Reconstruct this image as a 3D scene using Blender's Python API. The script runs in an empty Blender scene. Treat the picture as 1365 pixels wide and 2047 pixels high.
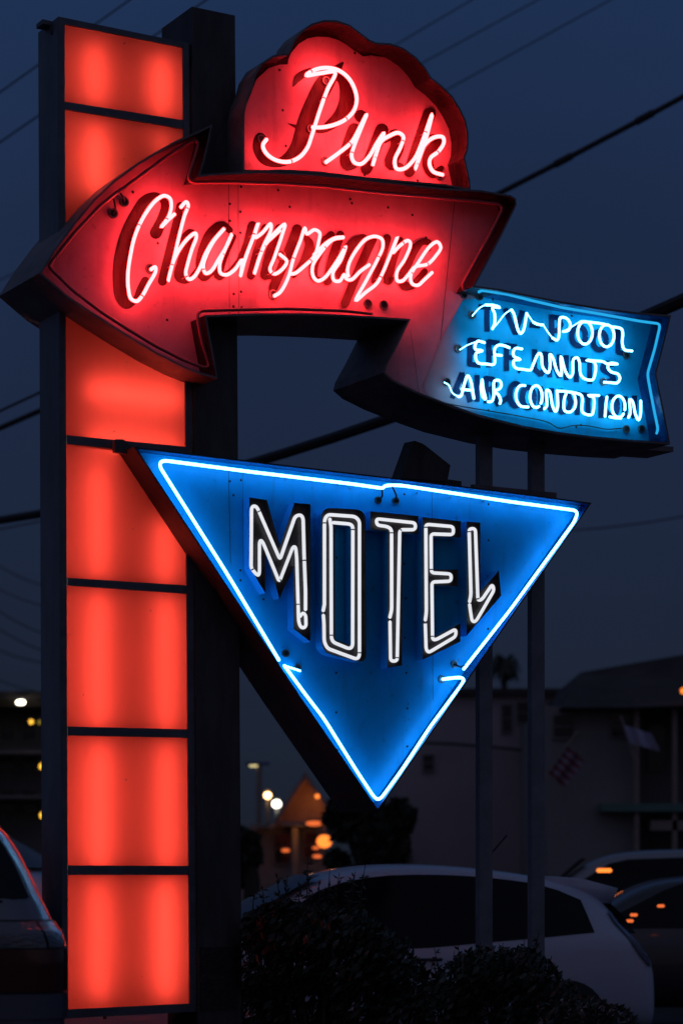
import bpy, bmesh, math, random
from mathutils import Vector, Matrix
from mathutils.geometry import tessellate_polygon
R = math.radians
random.seed(7)
sc = bpy.context.scene
COL = sc.collection

# ------------------------------------------------------------------ camera
F, CU, HV, EYE = 4740.0, 682.5, 1740.0, 1.5      # focal in photo pixels, centre, horizon row, eye height
cam_d = bpy.data.cameras.new('camera')
cam = bpy.data.objects.new('camera', cam_d); COL.objects.link(cam)
cam.location = (0, 0, EYE); cam.rotation_euler = (R(90), 0, 0)
cam_d.sensor_fit = 'VERTICAL'; cam_d.sensor_height = 36.0; cam_d.sensor_width = 24.0
cam_d.lens = F / 2047 * 36.0
cam_d.shift_y = (HV - 1023.5) / 2047
cam_d.clip_start = 0.1; cam_d.clip_end = 3000
cam_d.dof.use_dof = True; cam_d.dof.focus_distance = 14.8; cam_d.dof.aperture_fstop = 1.8
cam_d.dof.aperture_blades = 0
sc.camera = cam

# ------------------------------------------------------------------ world: clear dusk sky
w = bpy.data.worlds.new('World'); sc.world = w; w.use_nodes = True
nt = w.node_tree; nt.nodes.clear()
out = nt.nodes.new('ShaderNodeOutputWorld'); bg = nt.nodes.new('ShaderNodeBackground')
tc = nt.nodes.new('ShaderNodeTexCoord'); sep = nt.nodes.new('ShaderNodeSeparateXYZ')
ramp = nt.nodes.new('ShaderNodeValToRGB')
nt.links.new(tc.outputs['Generated'], sep.inputs[0]); nt.links.new(sep.outputs['Z'], ramp.inputs[0])
els = ramp.color_ramp.elements
stops = [(0.0, (.0100, .0130, .0220)), (0.04, (.0110, .0155, .0280)), (0.10, (.0120, .0188, .0390)), (0.17, (.0124, .0218, .0515)),
         (0.26, (.0125, .0240, .0620)), (0.35, (.0132, .0310, .0860)), (0.6, (.020, .036, .080)), (1.0, (.032, .044, .085))]
els[0].position = stops[0][0]; els[0].color = (*stops[0][1], 1)
els[1].position = stops[-1][0]; els[1].color = (*stops[-1][1], 1)
for p, c in stops[1:-1]:
    e = els.new(p); e.color = (*c, 1)
noise = nt.nodes.new('ShaderNodeTexNoise'); noise.inputs['Scale'].default_value = 2.5; noise.inputs['Detail'].default_value = 4
mr = nt.nodes.new('ShaderNodeMapRange'); mr.inputs['From Min'].default_value = .3; mr.inputs['From Max'].default_value = .7; mr.inputs['To Min'].default_value = .86; mr.inputs['To Max'].default_value = 1.12
nt.links.new(tc.outputs['Generated'], noise.inputs['Vector']); nt.links.new(noise.outputs['Fac'], mr.inputs['Value'])
sky = nt.nodes.new('ShaderNodeTexSky'); sky.sky_type = 'NISHITA'; sky.sun_disc = False
sky.sun_elevation = R(-4); sky.sun_rotation = R(200)
add = nt.nodes.new('ShaderNodeMixRGB'); add.blend_type = 'ADD'; add.inputs[0].default_value = 0.02
nt.links.new(ramp.outputs[0], add.inputs[1]); nt.links.new(sky.outputs[0], add.inputs[2])
glow = nt.nodes.new('ShaderNodeMapRange'); glow.inputs['From Min'].default_value = .1; glow.inputs['From Max'].default_value = -.7   # warm fill added to the sky behind the viewer to lift the darks
nt.links.new(sep.outputs['Y'], glow.inputs['Value'])
add2 = nt.nodes.new('ShaderNodeMixRGB'); add2.blend_type = 'ADD'; add2.inputs[2].default_value = (.030, .021, .019, 1)
nt.links.new(glow.outputs[0], add2.inputs[0]); nt.links.new(add.outputs[0], add2.inputs[1])
nt.links.new(add2.outputs[0], bg.inputs['Color']); nt.links.new(mr.outputs[0], bg.inputs['Strength'])
nt.links.new(bg.outputs[0], out.inputs[0])

vs = sc.view_settings
vs.view_transform = 'Standard'; vs.look = 'None'; vs.gamma = 1.0; vs.exposure = 0.0
sc.cycles.use_denoising = True
sc.cycles.max_bounces = 6; sc.cycles.sample_clamp_indirect = 4.0; sc.cycles.use_light_tree = True
sc.cycles.caustics_reflective = False; sc.cycles.caustics_refractive = False

# ------------------------------------------------------------------ materials
MATS = {}
def mat(name, col=(.5, .5, .5), rough=.5, metal=0., spec=.5, coat=0., emit=None, es=1., var=0., vscale=8., vcol=None, bump=0., bscale=30.,
        stretch=(1, 1, 1), coord='Object', streak=0.):
    if name in MATS: return MATS[name]
    m = bpy.data.materials.new(name); m.use_nodes = True
    t = m.node_tree; b = t.nodes['Principled BSDF']
    b.inputs['Base Color'].default_value = (*col, 1); b.inputs['Roughness'].default_value = rough
    b.inputs['Metallic'].default_value = metal; b.inputs['Specular IOR Level'].default_value = spec
    b.inputs['Coat Weight'].default_value = coat; b.inputs['Coat Roughness'].default_value = .06
    if emit:
        b.inputs['Emission Color'].default_value = (*emit, 1); b.inputs['Emission Strength'].default_value = es
    if var or bump:
        c = t.nodes.new('ShaderNodeTexCoord'); mp = t.nodes.new('ShaderNodeMapping'); mp.inputs['Scale'].default_value = stretch
        t.links.new(c.outputs[coord], mp.inputs[0])
    if var:
        n = t.nodes.new('ShaderNodeTexNoise'); n.inputs['Scale'].default_value = vscale; n.inputs['Detail'].default_value = 6; n.inputs['Roughness'].default_value = .65
        r = t.nodes.new('ShaderNodeValToRGB'); r.color_ramp.elements[0].position = .38; r.color_ramp.elements[1].position = .66
        v2 = vcol or tuple(x * (1 - var) for x in col)
        r.color_ramp.elements[0].color = (*v2, 1); r.color_ramp.elements[1].color = (*col, 1)
        t.links.new(mp.outputs[0], n.inputs['Vector']); t.links.new(n.outputs['Fac'], r.inputs[0]); t.links.new(r.outputs[0], b.inputs['Base Color'])
    if streak:
        m3 = t.nodes.new('ShaderNodeMapping'); m3.inputs['Scale'].default_value = (7, 7, .55); c3 = t.nodes.new('ShaderNodeTexCoord'); t.links.new(c3.outputs['Object'], m3.inputs[0])
        n3 = t.nodes.new('ShaderNodeTexNoise'); n3.inputs['Scale'].default_value = 2.6; n3.inputs['Detail'].default_value = 7; n3.inputs['Roughness'].default_value = .7; t.links.new(m3.outputs[0], n3.inputs['Vector'])
        n4 = t.nodes.new('ShaderNodeTexNoise'); n4.inputs['Scale'].default_value = 26; n4.inputs['Detail'].default_value = 3; t.links.new(c3.outputs['Object'], n4.inputs['Vector'])
        r3 = t.nodes.new('ShaderNodeMapRange'); r3.inputs['From Min'].default_value = .55; r3.inputs['From Max'].default_value = .72; t.links.new(n3.outputs['Fac'], r3.inputs['Value'])
        r4 = t.nodes.new('ShaderNodeMapRange'); r4.inputs['From Min'].default_value = .66; r4.inputs['From Max'].default_value = .70; t.links.new(n4.outputs['Fac'], r4.inputs['Value'])
        mx_ = t.nodes.new('ShaderNodeMath'); mx_.operation = 'MAXIMUM'; t.links.new(r3.outputs[0], mx_.inputs[0]); t.links.new(r4.outputs[0], mx_.inputs[1])
        ml_ = t.nodes.new('ShaderNodeMath'); ml_.operation = 'MULTIPLY'; ml_.inputs[1].default_value = streak; t.links.new(mx_.outputs[0], ml_.inputs[0])
        mm = t.nodes.new('ShaderNodeMixRGB'); mm.inputs[2].default_value = (.09, .035, .03, 1)
        if b.inputs['Base Color'].links: t.links.new(b.inputs['Base Color'].links[0].from_socket, mm.inputs[1])
        else: mm.inputs[1].default_value = (*col, 1)
        t.links.new(ml_.outputs[0], mm.inputs[0]); t.links.new(mm.outputs[0], b.inputs['Base Color'])
    if bump:
        n2 = t.nodes.new('ShaderNodeTexNoise'); n2.inputs['Scale'].default_value = bscale; n2.inputs['Detail'].default_value = 5
        bp = t.nodes.new('ShaderNodeBump'); bp.inputs['Strength'].default_value = bump; bp.inputs['Distance'].default_value = .02
        t.links.new(mp.outputs[0], n2.inputs['Vector']); t.links.new(n2.outputs['Fac'], bp.inputs['Height']); t.links.new(bp.outputs[0], b.inputs['Normal'])
    MATS[name] = m
    return m

def neon(name, col, var=.0):
    m = bpy.data.materials.new(name); m.use_nodes = True; t = m.node_tree; t.nodes.clear()
    o = t.nodes.new('ShaderNodeOutputMaterial'); e = t.nodes.new('ShaderNodeEmission')
    e.inputs['Color'].default_value = (*col, 1); e.inputs['Strength'].default_value = 1
    if var:
        c = t.nodes.new('ShaderNodeTexCoord'); n = t.nodes.new('ShaderNodeTexNoise'); n.inputs['Scale'].default_value = 3.0
        r = t.nodes.new('ShaderNodeMapRange'); r.inputs['From Min'].default_value = .3; r.inputs['From Max'].default_value = .7
        r.inputs['To Min'].default_value = 1 - var; r.inputs['To Max'].default_value = 1
        t.links.new(c.outputs['Object'], n.inputs['Vector']); t.links.new(n.outputs['Fac'], r.inputs['Value']); t.links.new(r.outputs[0], e.inputs['Strength'])
    t.links.new(e.outputs[0], o.inputs[0])
    MATS[name] = m; return m

def acrylic(name, col):
    m = bpy.data.materials.new(name); m.use_nodes = True; t = m.node_tree; t.nodes.clear()
    o = t.nodes.new('ShaderNodeOutputMaterial'); tr = t.nodes.new('ShaderNodeBsdfTranslucent'); tr.inputs[0].default_value = (*col, 1)
    d = t.nodes.new('ShaderNodeBsdfDiffuse'); d.inputs[0].default_value = (.35, .02, .02, 1)
    g = t.nodes.new('ShaderNodeBsdfGlossy'); g.inputs['Roughness'].default_value = .12
    c = t.nodes.new('ShaderNodeTexCoord'); mp = t.nodes.new('ShaderNodeMapping'); mp.inputs['Scale'].default_value = (3, 3, .8)
    n = t.nodes.new('ShaderNodeTexNoise'); n.inputs['Scale'].default_value = 2.2; n.inputs['Detail'].default_value = 8; n.inputs['Roughness'].default_value = .7
    r = t.nodes.new('ShaderNodeMapRange'); r.inputs['From Min'].default_value = .35; r.inputs['From Max'].default_value = .65; r.inputs['To Min'].default_value = .92; r.inputs['To Max'].default_value = 1.0
    n5 = t.nodes.new('ShaderNodeTexNoise'); n5.inputs['Scale'].default_value = 34; n5.inputs['Detail'].default_value = 1
    r5 = t.nodes.new('ShaderNodeMapRange'); r5.inputs['From Min'].default_value = .79; r5.inputs['From Max'].default_value = .81; r5.inputs['To Min'].default_value = 1; r5.inputs['To Max'].default_value = .35
    mu = t.nodes.new('ShaderNodeMath'); mu.operation = 'MULTIPLY'; mc = t.nodes.new('ShaderNodeMixRGB'); mc.blend_type = 'MULTIPLY'; mc.inputs[0].default_value = 1; mc.inputs[1].default_value = (*col, 1)
    t.links.new(c.outputs['Object'], mp.inputs[0]); t.links.new(mp.outputs[0], n.inputs['Vector']); t.links.new(n.outputs['Fac'], r.inputs['Value']); t.links.new(c.outputs['Object'], n5.inputs['Vector']); t.links.new(n5.outputs['Fac'], r5.inputs['Value'])
    t.links.new(r.outputs[0], mu.inputs[0]); t.links.new(r5.outputs[0], mu.inputs[1]); t.links.new(mu.outputs[0], mc.inputs[2]); t.links.new(mc.outputs[0], tr.inputs[0])
    m1 = t.nodes.new('ShaderNodeMixShader'); m1.inputs[0].default_value = .06
    m2 = t.nodes.new('ShaderNodeMixShader'); m2.inputs[0].default_value = .03
    t.links.new(tr.outputs[0], m1.inputs[1]); t.links.new(d.outputs[0], m1.inputs[2])
    t.links.new(m1.outputs[0], m2.inputs[1]); t.links.new(g.outputs[0], m2.inputs[2]); t.links.new(m2.outputs[0], o.inputs[0])
    MATS[name] = m; return m

neon('neon_red', (22, .92, .96))
neon('neon_blue', (1.15, 4.6, 10.5))
neon('neon_cyan', (1.1, 4.0, 6.8))
neon('neon_white', (.84, .86, .92), .10)
neon('neon_cyan_dim', (.02, .42, .85))
for _k in range(4): neon('tube_white_%d' % _k, tuple(x * (.86, 1.0, .93, 1.08)[_k] for x in (13.5, 13, 12)))
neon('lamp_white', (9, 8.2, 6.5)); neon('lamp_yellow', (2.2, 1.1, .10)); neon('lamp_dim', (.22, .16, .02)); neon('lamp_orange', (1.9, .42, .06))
neon('lamp_warm', (10, 5.5, 2.2)); neon('lamp_red', (.95, .17, .04)); neon('lamp_pale', (1.2, 1.0, .45))
acrylic('red_acrylic', (.90, .056, .036))
M = lambda n: MATS[n]
mat('frame_metal', (.17, .18, .21), .45, .3, var=.35, vscale=5, bump=.15)
mat('side_metal', (.27, .28, .33), .5, .2, var=.35, vscale=3, bump=.1, stretch=(1, 1, .4))
mat('pole_black', (.10, .092, .09), .55, 0, var=.5, vscale=7, bump=.25, bscale=20, stretch=(1, 1, .25))
mat('cabinet_paint', (.30, .25, .26), .5, 0, var=.45, vscale=4, bump=.15)
mat('cabinet_dark', (.055, .048, .052), .55, var=.4, vscale=5, bump=.15)
mat('cabinet_inner', (.75, .75, .75), .7)
mat('pink_paint', (.76, .42, .50), .45, 0, spec=.2, var=.22, vscale=2.6, vcol=(.62, .29, .36), bump=.05, bscale=12, streak=.2)
mat('red_wall', (.018, .005, .006), .3, 0, spec=.35, var=.7, vscale=14, vcol=(.016, .006, .007), bump=.5, bscale=18, stretch=(1, 1, .5))
mat('red_letter', (.030, .003, .005), .35, 0, spec=.18, var=.6, vscale=9, vcol=(.060, .005, .008), bump=.35, bscale=22, stretch=(1, 1, .4))
mat('blue_paint', (.004, .44, .80), .4, 0, spec=.15, var=.2, vscale=3, streak=.3)
mat('banner_blue', (.006, .54, .86), .4, 0, spec=.15, var=.15, vscale=4, streak=.25)
mat('dark_blue_letter', (.004, .028, .10), .4, 0, spec=.15, var=.4, vscale=12)
mat('blue_wall', (.008, .055, .19), .25, 0, spec=.5, var=.5, vscale=12, bump=.3)
mat('letter_black', (.020, .017, .018), .35, 0, spec=.35, var=.5, vscale=15, vcol=(.045, .04, .045), bump=.3)
mat('letter_side', (.035, .38, .78), .4, var=.1)
mat('red_tube_glass', (.55, .13, .15), .2, 0, spec=.8)
mat('housing', (.02, .02, .022), .3); mat('housing_ring', (.16, .14, .14), .3, .5)
mat('tube_band', (.35, .30, .34), .4)
mat('bolt', (.05, .04, .045), .5, .5)
mat('rubber', (.02, .02, .02), .7)
mat('wire', (.035, .033, .035), .6)
mat('white_car', (.66, .70, .84), .28, 0, coat=.8); mat('silver_car', (.36, .36, .38), .3, .3, coat=.6); mat('grey_car', (.14, .15, .19), .18, .2, coat=1.)
mat('dark_car', (.06, .06, .065), .3, .2, coat=.7)
mat('car_glass', (.012, .013, .016), .12, 0, spec=.2); mat('plastic_black', (.02, .02, .022), .5)
mat('lamp_lens_clear', (.10, .11, .13), .08, 0, spec=.8, coat=1., bump=.6, bscale=25, stretch=(1, 1, 3)); mat('lamp_lens_red', (.09, .012, .012), .1, 0, spec=.6, coat=1.)
mat('rim', (.4, .4, .42), .3, .8)
mat('asphalt', (.05, .05, .052), .85, var=.3, vscale=1.5, bump=.4, bscale=60)
mat('concrete', (.32, .31, .30), .8, var=.3, vscale=3, bump=.3)
mat('soil', (.06, .045, .035), .95, var=.4, vscale=5, bump=.6)
mat('leaf', (.065, .075, .05), .55, var=.6, vscale=4); mat('leaf_dark', (.07, .08, .05), .6, var=.5, vscale=3); mat('bark', (.08, .06, .045), .9, var=.4)
mat('wall_tan', (.52, .46, .48), .85, var=.15, vscale=.5); mat('wall_grey', (.36, .35, .34), .85, var=.2, vscale=.4); mat('wall_dark', (.30, .30, .31), .9, var=.3, vscale=.3)
mat('roof_dark', (.10, .085, .08), .9, var=.4, vscale=1.2, bump=.5, bscale=8); mat('window_dark', (.03, .033, .04), .1)
mat('trim_wood', (.42, .33, .28), .7, var=.2); mat('trim_green', (.14, .26, .22), .7); mat('flag_red', (.25, .06, .08), .8); mat('flag_white', (.34, .28, .34), .8); mat('flag_blue', (.06, .07, .25), .8)
mat('flag_pale', (.50, .48, .64), .8)
mat('post_paint', (.27, .28, .32), .4, .2, var=.3, vscale=6, bump=.1)
mat('orange_wall', (.42, .36, .34), .8, var=.2)

# ------------------------------------------------------------------ helpers
def V(*a): return Vector(a)
TH = 14.0
E = V(.871, .491, 0).normalized(); N = V(E.y, -E.x, 0); K = V(0, 0, 1)
Q0 = V((130 - CU) / F * TH, TH, 0)
def ray(u, v): return V((u - CU) / F, 1, (HV - v) / F)
def px(u, v, d=0.):                 # a photo pixel on the vertical plane of the sign faces, moved d metres to the front
    r = ray(u, v); t = (N.dot(Q0) + d) / N.dot(r)
    return V(0, 0, EYE) + t * r
def at(u, v, Y): return V(0, 0, EYE) + Y * ray(u, v)
def Z(ox, oy, s, pts): return [(ox + p[0] / s, oy + p[1] / s, *[q / s for q in p[2:]]) for p in pts]
ZA = lambda p: Z(450, 20, 2.73, p)
ZB = lambda p: Z(200, 360, 3.7917, p)
ZC = lambda p: Z(520, 400, 3.592, p)
ZD = lambda p: Z(860, 540, 2.73, p)
ZE = lambda p: Z(470, 960, 4.55, p)
ZF = lambda p: Z(720, 960, 4.55, p)
ZG = lambda p: Z(0, 420, 2.73, p)

def thing(name, label, cat, loc=(0, 0, 0), group=None, rz=0.):
    o = bpy.data.objects.new(name, None); COL.objects.link(o); o.empty_display_size = .2
    o.location = loc; o.rotation_euler = (0, 0, rz)
    o['label'] = label; o['category'] = cat
    if group: o['group'] = group
    return o
def tag(o, label, cat, group=None, kind=None):
    o['label'] = label; o['category'] = cat
    if group: o['group'] = group
    if kind: o['kind'] = kind
    return o

class MB:
    def __init__(s): s.v = []; s.f = []; s.m = []
    def add(s, vs, fs, mi=0):
        b = len(s.v); s.v += [Vector(x) for x in vs]
        for f in fs: s.f.append([b + i for i in f]); s.m.append(mi)
    def box(s, c, size, mi=0, rot=None):
        x, y, z = [k / 2 for k in size]; c = Vector(c)
        vs = [V(i * x, j * y, k * z) for k in (-1, 1) for j in (-1, 1) for i in (-1, 1)]
        if rot is not None: vs = [rot @ q for q in vs]
        s.add([c + q for q in vs], [(0, 2, 3, 1), (4, 5, 7, 6), (0, 1, 5, 4), (2, 6, 7, 3), (0, 4, 6, 2), (1, 3, 7, 5)], mi)
    def prism(s, front, back, mi=0, caps=(True, True)):      # front/back: equal loops of 3D points
        n = len(front); s.add(list(front) + list(back), [(i, (i + 1) % n, n + (i + 1) % n, n + i) for i in range(n)], mi)
        tri = tessellate_polygon([[Vector(p) for p in front]])
        if caps[0]: s.add(front, [tuple(t) for t in tri], mi)
        if caps[1]: s.add(back, [tuple(reversed(t)) for t in tri], mi)
    def poly(s, loops, mi=0):
        tri = tessellate_polygon([[Vector(p) for p in l] for l in loops])
        s.add([p for l in loops for p in l], [tuple(t) for t in tri], mi)
    def tube(s, pts, r, sides=8, closed=False, mi=0, taper=None):
        pts = [Vector(p) for p in pts]; n = len(pts)
        if n < 2: return
        tang = []
        for i in range(n):
            a = pts[(i - 1) % n] if (closed or i > 0) else pts[i]
            b = pts[(i + 1) % n] if (closed or i < n - 1) else pts[i]
            d = b - a
            tang.append(d.normalized() if d.length > 1e-9 else V(1, 0, 0))
        up = V(0, 0, 1) if abs(tang[0].z) < .9 else V(1, 0, 0)
        nrm = tang[0].cross(up).normalized(); base = len(s.v)
        for i in range(n):
            if i:
                nrm = nrm - tang[i] * nrm.dot(tang[i])
                nrm = nrm.normalized() if nrm.length > 1e-6 else tang[i].orthogonal().normalized()
            bn = tang[i].cross(nrm); rr = r if taper is None else r * (1 + (taper - 1) * i / (n - 1))
            for k in range(sides):
                a = 2 * math.pi * k / sides
                s.v.append(pts[i] + (nrm * math.cos(a) + bn * math.sin(a)) * rr)
        for i in range(n if closed else n - 1):
            j = (i + 1) % n
            for k in range(sides):
                l = (k + 1) % sides
                s.f.append([base + i * sides + k, base + i * sides + l, base + j * sides + l, base + j * sides + k]); s.m.append(mi)
        if not closed:
            for e, (i, sg) in enumerate(((0, -1), (n - 1, 1))):
                rr = r if (taper is None or i == 0) else r * taper
                s.v.append(pts[i] + tang[i] * sg * rr * .8); c = len(s.v) - 1
                for k in range(sides):
                    l = (k + 1) % sides
                    a, b = base + i * sides + k, base + i * sides + l
                    s.f.append([c, b, a] if sg < 0 else [c, a, b]); s.m.append(mi)
    def build(s, name, mats, parent=None, smooth=False, label=None):
        if isinstance(mats, str): mats = [mats]
        me = bpy.data.meshes.new(name); o = bpy.data.objects.new(name, me); COL.objects.link(o)
        vs = s.v
        if parent is not None:
            off = Vector(parent.location) if parent.type == 'EMPTY' else Vector(parent.get('_w', (0, 0, 0)))
            if parent.get('_local'): off = V(0, 0, 0)
            vs = [p - off for p in s.v]
            o.parent = parent
            if parent.parent is None and parent.type != 'EMPTY': pass
        me.from_pydata([tuple(p) for p in vs], [], s.f)
        for m_ in mats: me.materials.append(MATS[m_])
        for p, mi in zip(me.polygons, s.m): p.material_index = mi; p.use_smooth = smooth
        me.validate()
        if label: o['label'] = label
        return o
def sub(mb, name, mats, part, smooth=False):        # a sub-part: same space as its part (parts carry no transform of their own)
    root = part.parent
    o = mb.build(name, mats, None, smooth)
    off = Vector(root.location)
    if not root.get('_local'):
        for vtx in o.data.vertices: vtx.co -= off
    o.parent = part
    return o

def cat(pts, n=6):                  # centripetal-ish Catmull-Rom through 2D/3D points
    P = [Vector(p) for p in pts]; o = []
    P = [P[0] * 2 - P[1]] + P + [P[-1] * 2 - P[-2]]
    for i in range(1, len(P) - 2):
        a, b, c, d = P[i - 1:i + 3]
        t01 = max((b - a).length, 1e-6) ** .5; t12 = max((c - b).length, 1e-6) ** .5; t23 = max((d - c).length, 1e-6) ** .5
        m1 = (c - b) + t12 * ((b - a) / t01 - (c - a) / (t01 + t12)); m2 = (c - b) + t12 * ((d - c) / t23 - (d - b) / (t12 + t23))
        for k in range(n):
            t = k / n; t2 = t * t; t3 = t2 * t
            o.append(b * (2 * t3 - 3 * t2 + 1) + m1 * (t3 - 2 * t2 + t) + c * (-2 * t3 + 3 * t2) + m2 * (t3 - t2))
    o.append(P[-2]); return o
def fillet(pts, rad, n=5, closed=False):
    P = [Vector(p[:2]) for p in pts]; o = []
    L = len(P)
    for i in range(L):
        if not closed and i in (0, L - 1): o.append(P[i]); continue
        a, b, c = P[(i - 1) % L], P[i], P[(i + 1) % L]
        ra = min(rad, (a - b).length * .48); rc = min(rad, (c - b).length * .48)
        p0 = b + (a - b).normalized() * ra; p2 = b + (c - b).normalized() * rc
        for k in range(n + 1):
            t = k / n; o.append(p0 * (1 - t) ** 2 + b * 2 * t * (1 - t) + p2 * t * t)
    return o
def neon_path(pts, d, sm='cat', rad=10, n=5):
    q = cat([p[:2] for p in pts], n) if sm == 'cat' else fillet(pts, rad, n)
    return [px(p[0], p[1], d) for p in q]
def bands(mb, P, r, mi=1, step=.42):          # short dark bands where glass sections join
    acc = step * random.uniform(.3, .8)
    for i in range(1, len(P)):
        acc += (P[i] - P[i - 1]).length
        if acc > step:
            acc = -step * random.uniform(0, .5); d = (P[i] - P[i - 1]).normalized()
            mb.tube([P[i] - d * .0035, P[i] + d * .0035], r * 1.07, 8, mi=mi); mb.tube([P[i], P[i] - N * .07], .0028, 5, mi=mi)
def ribbon(mb, pts, d, mi=0, n=5, caps=True, wf=1.1):           # painted brush stroke on a face; pts = (u, v, width)
    q = cat([(p[0], p[1], p[2]) for p in pts], n)
    L, Rr = [], []
    for i, p in enumerate(q):
        a = q[max(i - 1, 0)]; b = q[min(i + 1, len(q) - 1)]
        t = V(b.x - a.x, b.y - a.y); t = t.normalized() if t.length > 1e-6 else V(1, 0)
        nn = V(-t.y, t.x); wv = max(p.z * wf, .6) / 2
        L.append(V(p.x, p.y) + nn * wv); Rr.append(V(p.x, p.y) - nn * wv)
    vs = [px(p.x, p.y, d) for p in L] + [px(p.x, p.y, d) for p in Rr]; k = len(q)
    mb.add(vs, [(i, i + 1, k + i + 1, k + i) for i in range(k - 1)], mi)
    if caps:
        for e in (0, k - 1):
            c = (L[e] + Rr[e]) / 2; a0 = L[e] - c; sg = -1 if e == 0 else 1
            arc = []
            for j in range(7):
                an = -sg * math.pi * j / 6
                arc.append(V(c.x + a0.x * math.cos(an) - a0.y * math.sin(an), c.y + a0.x * math.sin(an) + a0.y * math.cos(an)))
            mb.add([px(p.x, p.y, d) for p in arc], [tuple(range(7))], mi)
def stroke(mb, pts, wd, d, mi=0):          # straight block-letter strokes
    for i in range(len(pts) - 1):
        a, b = V(*pts[i][:2]), V(*pts[i + 1][:2]); t = (b - a).normalized(); nn = V(-t.y, t.x) * wd / 2; ex = t * wd * .2
        q = [a - ex + nn, b + ex + nn, b + ex - nn, a - ex - nn]
        mb.add([px(p.x, p.y, d + i * .0006) for p in q], [(0, 1, 2, 3)], mi)
def inset(loop3, amt):                     # shrink a planar loop (list of 3D points on a face plane)
    q = [(p.dot(E), p.z) for p in loop3]; n = len(q)
    area = sum(q[i][0] * q[(i + 1) % n][1] - q[(i + 1) % n][0] * q[i][1] for i in range(n))
    sg = 1 if area > 0 else -1; o = []
    for i in range(n):
        a, b, c = V(*q[i - 1]), V(*q[i]), V(*q[(i + 1) % n])
        d1 = (b - a).normalized(); d2 = (c - b).normalized()
        n1 = V(-d1.y, d1.x) * sg; n2 = V(-d2.y, d2.x) * sg; m_ = n1 + n2
        m_ = m_.normalized() if m_.length > .2 else n1
        k = amt / max(m_.dot(n1), .45)
        o.append(loop3[i] + E * m_.x * k + K * m_.y * k)
    return o
def cabinet(outline, dl, df, db, root, body_m, wall_m, face_m, lip=.012):
    lipo = [px(p[0], p[1], dl) for p in outline]
    li = inset(lipo, lip); back = [p + N * (db - dl) for p in lipo]; foot = [p + N * (df - dl) for p in li]; n = len(lipo)
    b = MB()
    quads = lambda A, B: [(i, (i + 1) % n, n + (i + 1) % n, n + i) for i in range(n)]
    b.add(lipo + back, quads(0, 0)); b.add(lipo + li, quads(0, 0))
    b.poly([back])
    b.build('cabinet', body_m, root)
    w_ = MB(); w_.add(li + foot, quads(0, 0)); w_.build('inner_wall', wall_m, root)
    f_ = MB(); f_.poly([foot])
    return f_, foot
def dots(mb, pts, d, r, mi):
    for (u, v) in pts:
        c = px(u, v, d); k = 8
        ring = [c + (E * math.cos(2 * math.pi * j / k) + K * math.sin(2 * math.pi * j / k)) * r for j in range(k)]
        top = c + N * r * .5
        mb.add(ring + [top], [(j, (j + 1) % k, k) for j in range(k)], mi)
def housing(u, v, d, root, r=.026, lead=None):
    b = MB(); c = px(u, v, d); k = 14
    circ = lambda rr, dd: [c + N * dd + (E * math.cos(2 * math.pi * j / k) + K * math.sin(2 * math.pi * j / k)) * rr for j in range(k)]
    A, B, C_, D_ = circ(r, 0), circ(r, .012), circ(r * .72, .012), circ(r * .68, .003)
    for P, Q, mi in ((A, B, 1), (B, C_, 1), (C_, D_, 0)):
        b.add(P + Q, [(j, (j + 1) % k, k + (j + 1) % k, k + j) for j in range(k)], mi)
    b.add(D_, [tuple(range(k))], 0)
    if lead:
        b.tube(cat([c + N * .005, (c + px(lead[0], lead[1], lead[2])) / 2 + N * .03 - K * .015, px(*lead)], 5), .006, 6, mi=0)
    return b.build('tube_housing', ['housing', 'housing_ring'], root, True)

# ------------------------------------------------------------------ ground
g = MB(); g.add([V(-900, -60, 0), V(900, -60, 0), V(900, 1500, 0), V(-900, 1500, 0)], [(0, 1, 2, 3)])
o = g.build('ground', 'asphalt'); o['kind'] = 'structure'

# ================================================================== 1. light pillar
pb = px(250, 2030, -.15); pil = thing('light_pillar', 'tall square sign pillar of glowing red panels in a dark metal frame', 'light box', (pb.x, pb.y, 0))
DP = -.31
def plate(mb, poly, df, db, mi=0):
    f = [px(p[0], p[1], df) for p in poly]; mb.prism(f, [p + N * (db - df) for p in f], mi)
b = MB()
plate(b, [(117, 33), (119.5, 33), (128, 2037), (125.5, 2037)], .0, DP)
plate(b, [(375, 86), (378, 86.5), (395, 2022), (392, 2022)], -.001, DP)
plate(b, [(119.6, 33.2), (374.8, 86), (374.8, 90), (119.6, 37)], -.002, DP)
plate(b, [(128.2, 2032), (391.8, 2017), (391.8, 2021.5), (128.2, 2036.5)], -.002, DP)
# seams and rivets on the side wall
for k in range(34):
    v = 60 + k * 58.5; u = 117 + (v / 2037) * 8.6
    c = px(u, v, -.05 if k % 2 else -.25) - E * .001; b.box(c, (.009, .009, .009))
for dd in (-.262,):
    f = [px(117, 40, dd) - E * .012, px(125.5, 2030, dd) - E * .012]; b.tube(f, .006, 6)
    f = [px(117, 40, -.045) - E * .006, px(125.5, 2030, -.045) - E * .006]; b.tube(f, .004, 6)
for (v, hh) in ((445, .05), (640, .03), (905, .03), (1575, .055), (1822, .05), (1030, .04)):
    c = px(118 + v / 2037 * 8.4, v, -.13) - E * .003; b.box(c, (.022, .022, hh), rot=Matrix.Rotation(R(29.4), 3, 'Z'))
b.build('cabinet', 'side_metal', pil)
b = MB()
plate(b, [(117, 33), (130, 36), (137, 2036), (125.5, 2038)], .014, .001)
plate(b, [(366, 85), (378, 87.5), (395, 2022), (380, 2023)], .014, .001)
plate(b, [(130, 36), (366, 84.5), (366, 95), (130, 48)], .012, .001)
plate(b, [(137, 2018), (380, 2006), (380, 2022.7), (137, 2036)], .012, .001)
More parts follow.
